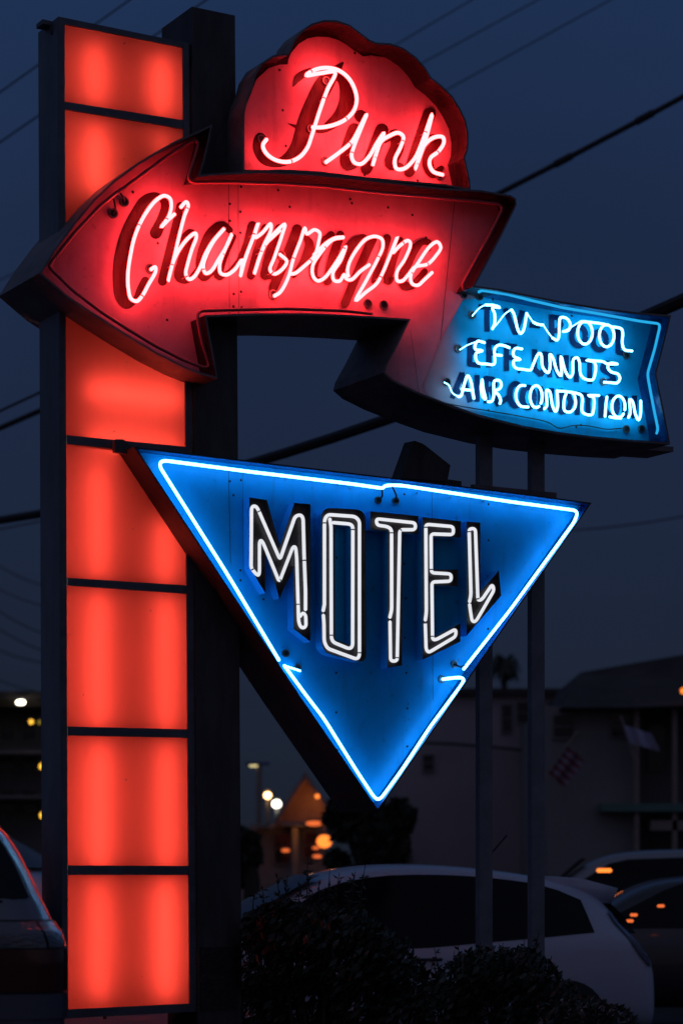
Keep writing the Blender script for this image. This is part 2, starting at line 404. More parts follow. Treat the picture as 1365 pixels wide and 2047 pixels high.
b.build('front_frame', 'frame_metal', pil)
bars = [((130, 203), (366, 240), (366, 257), (130, 218)), ((132, 470), (368, 505), (368, 521), (132, 486)),
        ((135, 870), (373, 893), (373, 911), (135, 887)), ((136, 1155), (374, 1170), (374, 1187), (136, 1170)),
        ((136, 1452), (377, 1458), (377, 1475), (136, 1470)), ((137, 1730), (379, 1731), (379, 1749), (137, 1749))]
for q in bars:
    b = MB(); plate(b, q, .011, -.022); b.build('divider_bar', 'frame_metal', pil)
pan = [((129, 46), (367, 93)), (bars[0][0], bars[0][1]), (bars[0][3], bars[0][2]), (bars[1][0], bars[1][1]), (bars[1][3], bars[1][2]), (bars[2][0], bars[2][1]),
       (bars[2][3], bars[2][2]), (bars[3][0], bars[3][1]), (bars[3][3], bars[3][2]), (bars[4][0], bars[4][1]), (bars[4][3], bars[4][2]), (bars[5][0], bars[5][1]),
       (bars[5][3], bars[5][2]), ((136, 2024), (381, 2010))]
for i in range(0, 14, 2):
    a, c = pan[i], pan[i + 1]
    q = [(a[0][0] - 2, a[0][1] - 2), (a[1][0] + 2, a[1][1] - 2), (c[1][0] + 2, c[1][1] + 2), (c[0][0] - 2, c[0][1] + 2)]
    b = MB(); b.add([px(p[0], p[1], -.004) for p in q], [(0, 1, 2, 3)]); b.build('light_panel', 'red_acrylic', pil)
    q2 = [px(p[0], p[1], -.004) + N * (DP + .014) for p in q]
    b = MB(); b.add(q2, [(0, 1, 2, 3)]); b.build('light_panel', 'red_acrylic', pil)
b = MB()   # white reflector lining of the side walls
for (u0, u1, s_) in ((119.8, 128.4, 1), (374.5, 391.5, -1)):
    A = [px(u0, 40 if s_ > 0 else 93, -.02) + E * .004 * s_, px(u1, 2028 if s_ > 0 else 2014, -.02) + E * .004 * s_]
    b.add([A[0], A[1], A[1] + N * (DP + .04), A[0] + N * (DP + .04)], [(0, 1, 2, 3)])
b.build('lining', 'cabinet_inner', pil)
def ftube(p0, p1):
    b = MB(); b.tube([p0, p0.lerp(p1, .5), p1], .014, 10); b.build('fluorescent_tube', 'tube_white_%d' % random.randrange(4), pil, True)
DT = -.106
for (ul, ur, v0, v1) in ((192, 322, 85, 192), (193, 323, 250, 440), (197, 330, 930, 1140), (198, 332, 1185, 1440), (200, 333, 1485, 1722), (200, 331, 1765, 1985)):
    for u in (ul, ur):
        sl = (1740 - (v0 + v1) / 2) / 8600 * (u - 135)
        ftube(px(u - 14, v0 + sl + 8, DT), px(u - 14, v1 + sl + 8, DT))
for v in (785, 880):
    ftube(px(165, v, DT), px(345, v + 20, DT))
b = MB(); plate(b, [(86, 38), (112, 44), (112, 52), (86, 47)], -.10, -.2); plate(b, [(103, 47), (112, 49), (112, 62), (107, 70), (103, 62)], -.08, -.1)
b.build('top_bracket', 'frame_metal', pil)
b = MB(); q = px(388, 2035, -.12); b.box((q.x, q.y, q.z / 2), (.05, .05, q.z)); q = px(140, 2040, -.25); 
b.box(px(210, 2034, -.16), (.02, .02, .02))
b.build('foot', 'pole_black', pil)

# ================================================================== 2. black support pole
q = px(430, 1900, -.2); sp = thing('support_pole', 'thick black square pole standing behind the neon signs beside the red pillar', 'pole', (q.x, q.y, 0))
b = MB()
f = [px(384, 13, .03), px(470, 31, .03), px(485, 2200, .03), px(397, 2200, .03)]
for p_ in f[2:]: p_.z = 0
b.prism(f, [p + N * (-.43) for p in f])
b.build('shaft', 'pole_black', sp)
b = MB(); f = [px(402, 1894, .042), px(474, 1892, .042), px(476, 2016, .042), px(403, 2020, .042)]
b.prism(f, [p - N * .011 for p in f]); b.build('access_panel', 'letter_black', sp)

# ================================================================== 3. arrow sign with banner
LIP, FACE, BACK = .24, .045, -.40
TUBE = FACE + .095
arrow_out = [(79, 546), (108, 500), (147, 447), (190, 396), (227, 361), (275, 326), (311, 304), (348, 283), (396, 262), (425, 248),
             (418, 285), (409, 322), (401, 349), (450, 345), (523, 342), (633, 347), (743, 359), (820, 368), (890, 376), (960, 380), (1020, 390),
             (1031, 397), (1032, 410), (1005, 466), (974, 525), (949, 571), (1000, 578), (1060, 590), (1120, 602), (1200, 615), (1270, 624), (1341, 630),
             (1326, 690), (1311, 748), (1325, 815), (1339, 888), (1270, 884), (1190, 877), (1116, 868), (1043, 855), (952, 832), (897, 812), (830, 785),
             (785, 762), (766, 745), (770, 728), (792, 688), (815, 641), (743, 636), (687, 633), (603, 630), (520, 630), (414, 634), (420, 670), (428, 712), (436, 757),
             (400, 748), (366, 735), (311, 707), (256, 674), (198, 637), (136, 596)]
q = px(700, 700, -.1); arr = thing('arrow_sign', 'curved left-pointing arrow sign with red neon script and a blue banner tail', 'neon sign', (q.x, q.y, q.z))
fb, foot = cabinet(arrow_out, LIP, FACE, BACK, arr, 'cabinet_paint', 'red_wall', 'pink_paint')
# sheet seams on the face, rivets and bolts
seam = MB()
def line_on(mb, a, b_, d, wd, mi=0):
    A, B = V(*a), V(*b_); t = (B - A).normalized(); nn = V(-t.y, t.x) * wd / 2
    mb.add([px(*(A + nn), d), px(*(B + nn), d), px(*(B - nn), d), px(*(A - nn), d)], [(0, 1, 2, 3)], mi)
line_on(fb, (457, 350), (459, 632), FACE + .0015, 1.0, 1); line_on(fb, (908, 405), (872, 760), FACE + .0015, 1.0, 1)
line_on(fb, (476, 350), (478, 632), FACE + .0015, .8, 1); line_on(fb, (820, 660), (838, 790), FACE + .0015, .7, 1)
dots(fb, ZB([(985, 180), (1065, 240), (985, 310), (1065, 400), (1015, 862), (1070, 845), (1013, 958), (1075, 965), (510, 1060), (440, 478), (1070, 50), (252, 92)]) +
     ZC([(213, 48), (658, 22), (918, 52), (1092, 107), (1190, 270)]) + [(556, 380), (700, 398), (320, 322), (806, 812), (780, 700)], FACE + .001, .009, 1)
fb.build('pink_face', ['pink_paint', 'bolt'], arr)
# blue painted banner panel
def band(curve_t, curve_b): return curve_t + curve_b[::-1]
bb = MB()
# the banner's painted area follows the wall feet
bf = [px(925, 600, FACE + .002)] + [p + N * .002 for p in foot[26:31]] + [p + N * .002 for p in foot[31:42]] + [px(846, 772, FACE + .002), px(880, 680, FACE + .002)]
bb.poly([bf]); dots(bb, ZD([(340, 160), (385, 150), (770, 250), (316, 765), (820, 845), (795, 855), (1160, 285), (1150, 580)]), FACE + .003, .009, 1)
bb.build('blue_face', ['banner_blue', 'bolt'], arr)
# blue blends into pink in the colour, imitating where the two neon glows meet
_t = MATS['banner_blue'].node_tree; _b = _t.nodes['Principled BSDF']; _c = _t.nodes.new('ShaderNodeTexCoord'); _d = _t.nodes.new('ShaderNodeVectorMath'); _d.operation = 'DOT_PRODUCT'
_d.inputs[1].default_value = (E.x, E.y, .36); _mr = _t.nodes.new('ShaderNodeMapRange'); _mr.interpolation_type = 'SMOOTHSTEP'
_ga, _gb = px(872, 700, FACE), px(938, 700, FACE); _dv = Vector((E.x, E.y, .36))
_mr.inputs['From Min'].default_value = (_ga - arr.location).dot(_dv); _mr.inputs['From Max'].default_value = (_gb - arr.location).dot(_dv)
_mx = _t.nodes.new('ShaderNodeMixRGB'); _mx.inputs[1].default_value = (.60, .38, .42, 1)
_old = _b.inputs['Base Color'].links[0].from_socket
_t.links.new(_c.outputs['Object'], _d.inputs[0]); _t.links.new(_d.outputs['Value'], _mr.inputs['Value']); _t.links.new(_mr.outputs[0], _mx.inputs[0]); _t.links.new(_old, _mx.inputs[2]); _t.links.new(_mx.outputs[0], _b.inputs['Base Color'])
bw = MB()
lipo = [px(p[0], p[1], LIP) for p in arrow_out]; li = inset(lipo, .014)
idx = list(range(26, 42)); A = [li[i] for i in idx]; B = [foot[i] + (li[i] - foot[i]) * .02 for i in idx]
bw.add(A + B, [(i, i + 1, len(A) + i + 1, len(A) + i) for i in range(len(A) - 1)]); bw.build('blue_inner_wall', 'blue_wall', arr)

# painted script letters
champ_paint = [
    ZB([(425, 400, 85), (475, 290, 72), (492, 175, 55), (430, 118, 45), (350, 150, 72), (270, 270, 82), (200, 430, 92), (160, 600, 95), (148, 750, 88), (165, 885, 88), (205, 945, 62), (270, 905, 45), (310, 835, 62), (345, 765, 62)]),
    ZB([(610, 195, 55), (560, 430, 66), (475, 765, 66)]),
    ZB([(590, 540, 20), (640, 430, 45), (690, 400, 62), (680, 480, 80), (625, 640, 82), (608, 730, 78), (665, 760, 40), (740, 680, 38)]),
    ZB([(985, 380, 45), (930, 345, 60), (860, 390, 80), (795, 520, 85), (765, 650, 72), (785, 735, 60), (860, 700, 28)]),
    ZB([(1010, 430, 45), (940, 600, 42), (900, 725, 66), (960, 705, 30), (1060, 600, 30)]),
    ZB([(1160, 350, 70), (1120, 500, 70), (1060, 600, 40)]), ZB([(1255, 365, 62), (1200, 520, 62), (1145, 720, 60)]), ZB([(1345, 385, 50), (1290, 550, 70), (1255, 715, 78)]),
    ZC([(140, 205, 62), (110, 340, 56), (50, 530, 66), (100, 540, 25), (190, 430, 20)]),
    ZC([(268, 210, 66), (190, 410, 66), (95, 630, 62)]), ZC([(320, 255, 30), (355, 320, 62), (310, 450, 52), (240, 540, 36)]),
    ZC([(510, 250, 50), (440, 330, 70), (385, 470, 62), (395, 560, 48), (470, 570, 20)]), ZC([(575, 250, 55), (520, 420, 62), (485, 580, 58)]),
    ZC([(740, 275, 58), (675, 300, 62), (600, 420, 72), (575, 540, 60), (640, 570, 25)]), ZC([(805, 280, 62), (730, 450, 60), (610, 740, 58)]),
    ZC([(910, 275, 58), (870, 420, 55), (820, 580, 48)]), ZC([(1005, 290, 48), (950, 430, 60), (918, 580, 58), (960, 560, 18)]),
    ZC([(1215, 360, 20), (1215, 310, 40), (1170, 300, 42), (1110, 350, 62), (1045, 480, 72), (1025, 600, 60), (1080, 615, 48), (1150, 560, 58), (1180, 510, 42)])]
b = MB()
for i, s_ in enumerate(champ_paint): ribbon(b, s_, FACE + .002 + i * .0007)
b.build('painted_script', 'red_letter', arr)
champ_neon = [
    ZB([(385, 680), (420, 658), (424, 690), (370, 790), (320, 880), (280, 918), (238, 900), (217, 820), (215, 700), (235, 560), (262, 440), (310, 320), (370, 220), (430, 150), (490, 118), (532, 140), (542, 200), (520, 280), (465, 357), (520, 300), (568, 256)]),
    ZB([(612, 208), (655, 165), (670, 190), (642, 270), (600, 430), (560, 600), (518, 765), (560, 610), (620, 500), (680, 430), (725, 403), (732, 430), (700, 520), (665, 640), (652, 710), (675, 752), (712, 735), (760, 660), (800, 560), (860, 460), (945, 365)]),
    ZB([(930, 382), (865, 460), (812, 560), (785, 650), (800, 706), (840, 692), (900, 600), (960, 500), (1000, 410), (955, 510), (908, 640), (915, 705), (960, 718), (1020, 680), (1078, 605), (1065, 728)]),
    ZB([(1065, 728), (1100, 600), (1160, 440), (1200, 325), (1172, 436), (1230, 400), (1293, 331), (1295, 380), (1240, 500), (1170, 710), (1245, 500), (1320, 420), (1365, 380)]) ,
    ZC([(-40, 525), (30, 330), (100, 240), (178, 173), (158, 250), (100, 420), (72, 500), (100, 530), (150, 505), (192, 440), (140, 388)]),
    ZC([(100, 690), (145, 660), (200, 560), (240, 420), (290, 290), (322, 200), (335, 243), (390, 213), (427, 235), (420, 300), (390, 400), (310, 480), (250, 526), (215, 530)]),
    ZC([(385, 395), (430, 350), (480, 305), (540, 272), (600, 266)]),
    ZC([(600, 268), (520, 285), (430, 385), (378, 470), (380, 545), (412, 580), (460, 560), (530, 470), (575, 400), (614, 333), (580, 430), (522, 525), (532, 578), (572, 580), (604, 535), (618, 565), (645, 575)]),
    ZC([(785, 463), (720, 510), (650, 572), (628, 520), (640, 450), (700, 345), (760, 280), (822, 260), (872, 280), (880, 335), (840, 430), (760, 580), (685, 722), (760, 660), (835, 600), (880, 520), (930, 400), (985, 262), (948, 380), (1000, 330), (1060, 290), (1078, 312), (1040, 420), (980, 520), (985, 580), (1020, 580), (1060, 540), (1110, 480), (1200, 460), (1260, 400), (1295, 340), (1270, 300), (1220, 330), (1140, 440), (1080, 545), (1090, 600), (1130, 612), (1180, 570), (1235, 518)])]
b = MB()
for s_ in champ_neon: P = neon_path(s_, TUBE); b.tube(P, .0108, 8); bands(b, P, .0106)
b.build('script_tube', ['neon_red', 'tube_band'], arr, True)
# clear glass of unlit border tubes
bt = [[(243, 378), (200, 412), (150, 465), (97, 532), (147, 581), (205, 625), (256, 658), (311, 691), (366, 719), (410, 736), (420, 732), (404, 684), (394, 632), (400, 621), (470, 619), (580, 617), (687, 621), (743, 627)],
      [(236, 385), (300, 338), (350, 302), (388, 279), (398, 284), (386, 325), (376, 355), (384, 365), (450, 364), (560, 367), (650, 373), (743, 384), (850, 393), (950, 402), (997, 408), (1004, 417), (975, 475), (945, 530), (922, 572), (930, 580)]]
b = MB()
for s_ in bt: b.tube([px(p[0], p[1], FACE + .13) for p in fillet(s_, 9, 4)], .011, 8)
b.build('border_tube', 'red_tube_glass', arr, True)
for (u, v, l) in ((248, 404, (240, 385, TUBE)), (226, 427, (228, 398, TUBE)), (300, 538, None), (545, 589, None), (561, 511, None), (734, 607, None), (766, 610, None)):
    housing(u, v, FACE + .002, arr, .03, l)
for (u, v) in ZD([(180, 135), (265, 145), (225, 245), (150, 430), (88, 612), (1065, 868), (1148, 868), (1065, 465), (940, 610)]): housing(u, v, FACE + .004, arr, .027)
# banner: painted block letters
BL = FACE + .005
def ell(cx, cy, rx, ry, n=20, a0=0, a1=360): return [(cx + rx * math.cos(R(a0 + (a1 - a0) * i / n)), cy + ry * math.sin(R(a0 + (a1 - a0) * i / n))) for i in range(n + 1)]
def arcp(pts, wd): return [(p[0], p[1], wd) for p in pts]
rows = [
    [[(268, 200), (350, 205)], [(308, 205), (308, 330)], [(408, 215), (462, 345), (500, 228)], [(545, 300), (592, 305)], [(662, 250), (662, 388)], [(662, 255), (700, 262), (712, 300), (695, 330), (665, 330)], [(1022, 320), (1022, 448), (1080, 462)]],
    [[(215, 378), (215, 518)], [(215, 382), (268, 388)], [(215, 445), (258, 450)], [(215, 514), (268, 520)], [(318, 388), (318, 525)], [(318, 392), (370, 398)], [(318, 450), (358, 455)], [(415, 405), (415, 545)], [(415, 412), (465, 418)], [(415, 475), (455, 480)], [(485, 548), (488, 550)],
     [(568, 438), (568, 540), (600, 570), (622, 545), (622, 450)], [(650, 455), (650, 580)], [(650, 460), (700, 580)], [(702, 465), (702, 585)], [(740, 470), (740, 595)], [(770, 485), (850, 492)], [(795, 488), (795, 605)], [(868, 495), (868, 615)]],
    [[(172, 565), (120, 695)], [(172, 565), (216, 715)], [(140, 660), (200, 665)], [(254, 578), (254, 712)], [(303, 585), (303, 722)], [(303, 590), (340, 596), (350, 625), (335, 650), (305, 650)], [(330, 650), (370, 735)], [(388, 718), (428, 692)],
     [(600, 640), (600, 765)], [(600, 645), (658, 765)], [(660, 650), (660, 770)], [(712, 655), (712, 778)], [(712, 660), (750, 680), (765, 720), (750, 765), (712, 775)], [(800, 668), (800, 785)], [(825, 680), (890, 688)], [(858, 685), (858, 790)], [(930, 690), (930, 802)], [(1060, 695), (1060, 800)], [(1060, 700), (1110, 800)], [(1112, 690), (1112, 795)]]]
b = MB(); k = 0
for r_ in rows:
    for s_ in r_:
        stroke(b, ZD(s_), 10.5, BL + k * .0008); k = (k + 1) % 5
for (cx, cy, rx, ry, a0, a1) in ((808, 360, 38, 52, 0, 360), (922, 385, 36, 50, 0, 360), (533, 695, 32, 55, 0, 360), (985, 742, 34, 52, 0, 360), (465, 680, 32, 60, 50, 310)):
    ribbon(b, ZD(arcp(ell(cx, cy, rx, ry, 16, a0, a1), 28)), BL + .0045, n=2, caps=False)
ribbon(b, ZD([(990, 515, 26), (955, 510, 28), (940, 540, 28), (985, 570, 28), (995, 600, 28), (945, 610, 26)]), BL + .0045)
b.build('painted_lettering', 'dark_blue_letter', arr)
tv = [
    [(300, 189), (345, 192), (378, 204), (338, 203), (350, 240), (350, 290), (337, 322)], [(440, 215), (455, 240), (478, 330), (492, 346), (506, 330), (525, 234)], [(560, 284), (585, 295), (615, 299)],
    [(665, 370), (690, 382), (700, 360), (702, 300), (708, 260), (740, 262), (762, 295), (752, 328), (722, 335)],
    ell(842, 342, 40, 62, 22, -100, 250), [(820, 280), (870, 284), (920, 290), (960, 298)], ell(960, 358, 40, 60, 22, -90, 262), [(985, 308), (1040, 320), (1048, 345), (1045, 400), (1058, 434), (1100, 441)],
    [(296, 396), (258, 388), (246, 402), (246, 432), (284, 440), (250, 452), (248, 485), (262, 507), (300, 512), (345, 514), (352, 490), (350, 466), (390, 466), (352, 460), (352, 425), (370, 410), (400, 412), (432, 424)],
    [(500, 430), (462, 428), (452, 445), (455, 470), (490, 488), (456, 492), (454, 520), (470, 536), (510, 542), (545, 545), (560, 515), (590, 455), (602, 458), (612, 530), (640, 560), (652, 530), (652, 458), (668, 480), (690, 550), (712, 578), (712, 470), (735, 550), (760, 585), (775, 565), (780, 485), (800, 478), (812, 500), (818, 565), (835, 590), (880, 600), (894, 580), (896, 505), (850, 492), (900, 495), (940, 499)],
    [(945, 500), (960, 510), (1020, 512), (978, 508), (966, 530), (985, 555), (1020, 566), (1032, 590), (1018, 615), (985, 614), (945, 611)],
    [(150, 690), (165, 688), (182, 630), (203, 576), (218, 600), (237, 702)], [(168, 650), (222, 655)],
    [(282, 596), (276, 640), (285, 690), (300, 705), (288, 650), (282, 598)], [(312, 718), (335, 715), (345, 680), (348, 606), (375, 602), (386, 625), (376, 648), (348, 660), (370, 680), (382, 710), (378, 730)],
    [(517, 630), (486, 632), (468, 665), (470, 710), (492, 742), (535, 747)], ell(576, 690, 33, 60, 22, 60, 400), [(620, 758), (634, 740), (632, 655), (648, 660), (665, 740), (682, 772), (692, 750), (690, 655)],
    [(700, 660), (740, 665), (730, 700), (730, 765), (760, 775), (786, 750), (790, 710), (775, 670), (735, 662), (780, 668), (818, 680), (828, 700), (826, 770), (845, 786), (880, 788), (888, 765), (888, 695), (860, 684), (920, 684)],
    [(962, 690), (956, 740), (952, 800)], ell(1025, 745, 36, 58, 22, 40, 380), [(975, 800), (1000, 805), (1040, 808)], [(1078, 806), (1088, 780), (1086, 705), (1100, 715), (1118, 790), (1134, 818), (1144, 790), (1146, 712)]]
b = MB()
for s_ in tv: b.tube(neon_path(ZD(s_), TUBE - .012, n=4), .0086, 7)
thin = [[(228, 250), (268, 206), (300, 189)], [(337, 322), (370, 285), (405, 240), (440, 215)], [(525, 234), (540, 256), (560, 284)], [(615, 299), (640, 338), (665, 370)], [(722, 335), (765, 312), (800, 290), (820, 278)],
        [(160, 435), (200, 410), (240, 394)], [(75, 612), (100, 628), (120, 670), (150, 690)]]
for s_ in thin: b.tube(neon_path(ZD(s_), TUBE - .014, n=4), .0042, 6)
b.build('banner_tube', 'neon_cyan', arr, True)
b = MB()
s_ = ZD([(262, 120), (280, 110), (420, 132), (560, 168), (720, 205), (900, 235), (1050, 262), (1150, 280), (1245, 292), (1250, 310), (1222, 430), (1184, 560), (1186, 590), (1214, 740), (1240, 868), (1232, 892)])
b.tube([px(p[0], p[1], FACE + .165) for p in fillet(s_, 7, 4)], .009, 8); b.build('banner_border_tube', 'neon_cyan_dim', arr, True)
b = MB(); s_ = ZD([(20, 712), (150, 740), (330, 770), (500, 800), (640, 830), (700, 862), (780, 848), (860, 850), (960, 868), (1050, 862)])
b.tube(neon_path(s_, FACE + .02), .004, 5); s_ = ZB([(970, 40), (695, 80)])
b.build('loose_wire', 'housing', arr, True)
# shallow transformer box under the banner end
b = MB(); f = [px(1195, 880, -.02), px(1345, 893, -.02), px(1345, 903, -.02), px(1195, 893, -.02)]
b.prism(f, [p - N * .3 for p in f]); b.build('transformer_box', 'cabinet_paint', arr)

# ================================================================== 4. cloud sign "Pink"
cloud_out = ZA([(96, 888), (96, 700), (98, 560), (112, 490), (140, 420), (160, 350), (200, 287), (260, 248), (338, 236), (352, 215), (372, 165), (410, 118), (470, 75), (540, 54),
                (610, 56), (680, 80), (740, 125), (790, 163), (825, 177), (900, 181), (970, 205), (1040, 255), (1090, 310), (1125, 368), (1180, 410), (1240, 470), (1280, 535), (1312, 600),
                (1328, 680), (1325, 760), (1308, 808), (1322, 870), (1335, 930), (1340, 985), (1200, 962), (1000, 943), (800, 925), (500, 890), (300, 880)])
q = px(700, 350, 0); cl = thing('cloud_sign', 'cloud-shaped sign with red neon script standing on top of the arrow sign', 'neon sign', (q.x, q.y, q.z))
CF = .045
fb, foot = cabinet(cloud_out, LIP - .004, CF, .03, cl, 'cabinet_paint', 'red_wall', 'pink_paint')
fb.build('face_border', 'red_letter', cl)
inner = ZA([(92, 872), (92, 700), (103, 545), (138, 465), (170, 380), (235, 318), (300, 298), (342, 297), (345, 270), (360, 235), (400, 185), (450, 155), (500, 145), (560, 147), (620, 165), (680, 200), (720, 230),
            (752, 253), (800, 248), (870, 258), (930, 290), (990, 340), (1050, 410), (1080, 440), (1130, 460), (1180, 510), (1215, 560), (1240, 640), (1250, 700), (1245, 770), (1212, 850), (1240, 880), (1252, 930), (1256, 968), (1000, 938), (800, 918), (500, 883), (300, 874)])
# pink scalloped sheet inside the dark painted border
pf = MB(); pf.poly([[px(p[0], p[1], CF + .0025) for p in inner]])
dots(pf, ZA([(298, 328), (315, 547), (332, 742), (708, 235), (1120, 485), (1050, 930), (760, 900)]), CF + .004, .009, 1)
pf.build('pink_face', ['pink_paint', 'bolt'], cl)
def resamp(P, n):
    L = [0]
    for i in range(1, len(P)): L.append(L[-1] + (P[i] - P[i - 1]).length)
    o = []; j = 0
    for k in range(n):
        t = L[-1] * k / (n - 1)
        while j < len(P) - 2 and L[j + 1] < t: j += 1
        o.append(P[j].lerp(P[j + 1], (t - L[j]) / max(L[j + 1] - L[j], 1e-9)))
    return o
pk = [ZA([(640, 290, 14), (605, 330, 50), (545, 400, 92), (480, 520, 88), (438, 620, 84), (400, 740, 76), (350, 805, 62), (280, 835, 44), (215, 815, 52), (175, 750, 44), (190, 690, 40), (222, 715, 30)]),
      ZA([(590, 330, 40), (655, 390, 72), (668, 480, 80), (630, 570, 66), (570, 630, 52), (520, 658, 28), (455, 650, 10)]),
      ZA([(372, 415, 8), (400, 370, 38), (450, 337, 32), (520, 322, 16), (600, 318, 16)]), ZA([(345, 620, 4), (375, 632, 14), (410, 645, 24)]),
      ZA([(738, 578, 62), (742, 582, 62)]), ZA([(705, 650, 62), (665, 780, 66), (665, 845, 56), (720, 845, 22), (790, 790, 14)]),
      ZA([(855, 655, 66), (770, 865, 58)]), ZA([(870, 720, 16), (925, 680, 56), (940, 740, 70), (905, 840, 62), (960, 850, 26)]),
      ZA([(1115, 565, 60), (1005, 880, 56)]), ZA([(1050, 780, 16), (1105, 705, 38), (1160, 712, 50), (1115, 775, 50), (1105, 840, 56), (1135, 895, 42), (1178, 862, 26)])]
b = MB()
for i, s_ in enumerate(pk): ribbon(b, s_, CF + .004 + i * .0007)
b.build('painted_script', 'red_letter', cl)
pn = [ZA([(475, 640), (530, 640), (600, 625), (660, 595), (703, 548), (718, 490), (706, 430), (672, 370), (620, 330), (560, 315), (490, 326), (442, 357), (520, 345), (600, 340), (560, 430), (530, 510), (500, 600), (472, 690), (450, 750), (410, 800), (350, 828), (280, 820), (225, 782), (207, 738), (228, 705)]),
      ZA([(548, 832), (620, 780), (690, 720), (735, 640), (772, 570), (740, 650), (703, 745), (690, 795), (705, 832), (740, 840), (785, 800), (828, 725), (866, 672), (840, 740), (805, 848), (850, 720), (900, 685), (945, 670), (972, 692), (958, 745), (925, 820), (935, 866), (975, 866), (1030, 815), (1070, 730), (1128, 570), (1090, 720), (1037, 868), (1085, 740), (1140, 695), (1185, 693), (1193, 722), (1165, 770), (1120, 808), (1115, 845), (1135, 882), (1188, 900)])]
b = MB()
for s_ in pn: P = neon_path(s_, CF + .095, n=6); b.tube(P, .0120, 8); bands(b, P, .0118)
b.build('script_tube', ['neon_red', 'tube_band'], cl, True)
for (u, v) in ZA([(545, 825), (195, 705), (465, 650), (548, 388), (1165, 905)]): housing(u, v, CF + .006, cl, .027)

# ================================================================== 5. triangular MOTEL sign
q = px(752, 1620, 0); mo = thing('triangle_sign', 'blue downward-pointing triangle sign with tall white neon letters reading MOTEL', 'neon sign', (q.x, q.y, q.z))
ML, MF, MBk = .215, .11, -.26
tri = [(268, 893), (500, 921), (760, 952), (1000, 981), (1182, 1005), (1040, 1208), (902, 1408), (755, 1622), (598, 1394), (470, 1200), (335, 995)]
fb, foot = cabinet(tri, ML, MF, MBk, mo, 'cabinet_dark', 'blue_wall', 'blue_paint', .010)
line_on(fb, (457, 935), (461, 1125), MF + .0015, 1.0, 1); line_on(fb, (863, 985), (865, 1400), MF + .0015, .8, 1); line_on(fb, (485, 940), (487, 1150), MF + .0015, .6, 1)
dots(fb, [(460, 962), (467, 990), (482, 960), (675, 968), (808, 988), (976, 1008), (976, 1080), (975, 1257), (672, 1345), (812, 1345), (672, 1424), (814, 1416), (814, 1492), (674, 1500), (481, 1140), (527, 1198), (811, 1196), (809, 1275), (673, 1115), (808, 1127), (481, 1160)], MF + .001, .008, 1)
fb.build('blue_face', ['blue_paint', 'bolt'], mo)
MD = MF + .085      # front of the channel letters
letters = [
    ([ZE([(130, 155), (288, 178), (408, 600), (540, 205), (685, 218), (685, 1470), (533, 1352), (533, 790), (403, 1078), (278, 640), (275, 1028), (135, 795)])],
     [ZE([(640, 1180), (640, 1000), (628, 700), (618, 340), (590, 312), (545, 330), (408, 722), (205, 255), (180, 232), (150, 245), (146, 800), (205, 868), (222, 850), (222, 560), (240, 545), (262, 585), (402, 925), (525, 608), (550, 605), (560, 700), (572, 1100), (578, 1290), (600, 1345), (645, 1335), (642, 1225), (615, 1205), (590, 1240)])]),
    ([ZE(fillet([(785, 248), (1182, 268), (1192, 1668), (790, 1565)], 90, 5, True)), ZE(fillet([(905, 405), (1052, 415), (1054, 1505), (908, 1450)], 14, 3, True))],
     [ZE([(812, 1130), (800, 1190)][::-1] + [(812, 1130), (812, 360), (840, 312), (1090, 330), (1130, 370), (1130, 1600), (1105, 1628), (840, 1530), (810, 1470), (808, 1300), (802, 1225)]),
      ZE([(860, 350), (872, 420), (875, 1440), (895, 1475), (1040, 1535), (1068, 1510), (1070, 420), (1045, 398), (890, 385)])]),
    ([ZF([(92, 282), (528, 325), (528, 490), (385, 478), (380, 1685), (248, 1705), (250, 462), (92, 448)])],
     [ZF([(268, 1250), (285, 1180), (284, 450), (250, 422), (150, 408), (145, 350), (500, 388), (500, 450), (358, 450), (335, 1645), (275, 1645), (270, 1285)])]),
    ([ZF([(565, 335), (915, 372), (912, 520), (662, 515), (666, 812), (888, 812), (888, 965), (668, 955), (672, 1425), (910, 1300), (910, 1468), (567, 1632)])],
     [ZF([(590, 1275), (600, 1200), (595, 400), (845, 422), (845, 495), (642, 488), (645, 842), (825, 852), (825, 918), (650, 925), (656, 1450), (690, 1450), (868, 1352), (868, 1420), (620, 1568), (598, 1540), (590, 1300)])]),
    ([ZF([(966, 375), (1090, 385), (1090, 1010), (1258, 822), (1280, 1050), (966, 1415)])],
     [ZF([(992, 1108), (1005, 1040), (988, 440), (1045, 440), (1068, 1095), (1105, 1085), (1200, 945), (1215, 1000), (1050, 1285), (1015, 1285), (1000, 1190), (992, 1128)])])]
mnames = 'MOTEL'
for i, (loops, tubes) in enumerate(letters):
    b = MB(); L3 = [[px(p[0], p[1], MD) for p in l] for l in loops]
    # black front tray slightly below the rim, blue outer sides
    b.poly([[p - N * .018 for p in l] for l in L3], 0)
    for l in L3:
        bk = [p + N * (MF + .001 - MD) for p in l]; n_ = len(l); il = inset(l, .004 if l is L3[0] else -.004); ib = [p - N * .018 for p in il]
        qd = [(k, (k + 1) % n_, n_ + (k + 1) % n_, n_ + k) for k in range(n_)]
        b.add(l + bk, qd, 1); b.add(l + il, qd, 0); b.add(il + ib, qd, 0)
    lo = b.build('channel_letter', ['letter_black', 'letter_side'], mo, label='black channel letter %s edged with white neon' % mnames[i])
    t_ = MB()
    for s_ in tubes:
        P = neon_path(s_, MD + .006, 'fil', 6.5, 4)
        t_.tube(P, .0108, 8); bands(t_, P, .0106)
    sub(t_, 'letter_tube', ['neon_white', 'tube_band'], lo, True)
b = MB()
MT = MF + .088
b.tube(neon_path([(764, 976), (700, 967), (500, 943), (325, 920), (318, 930), (448, 1137), (470, 1173), (558, 1320)], MT, 'fil', 14, 5), .0100, 8)
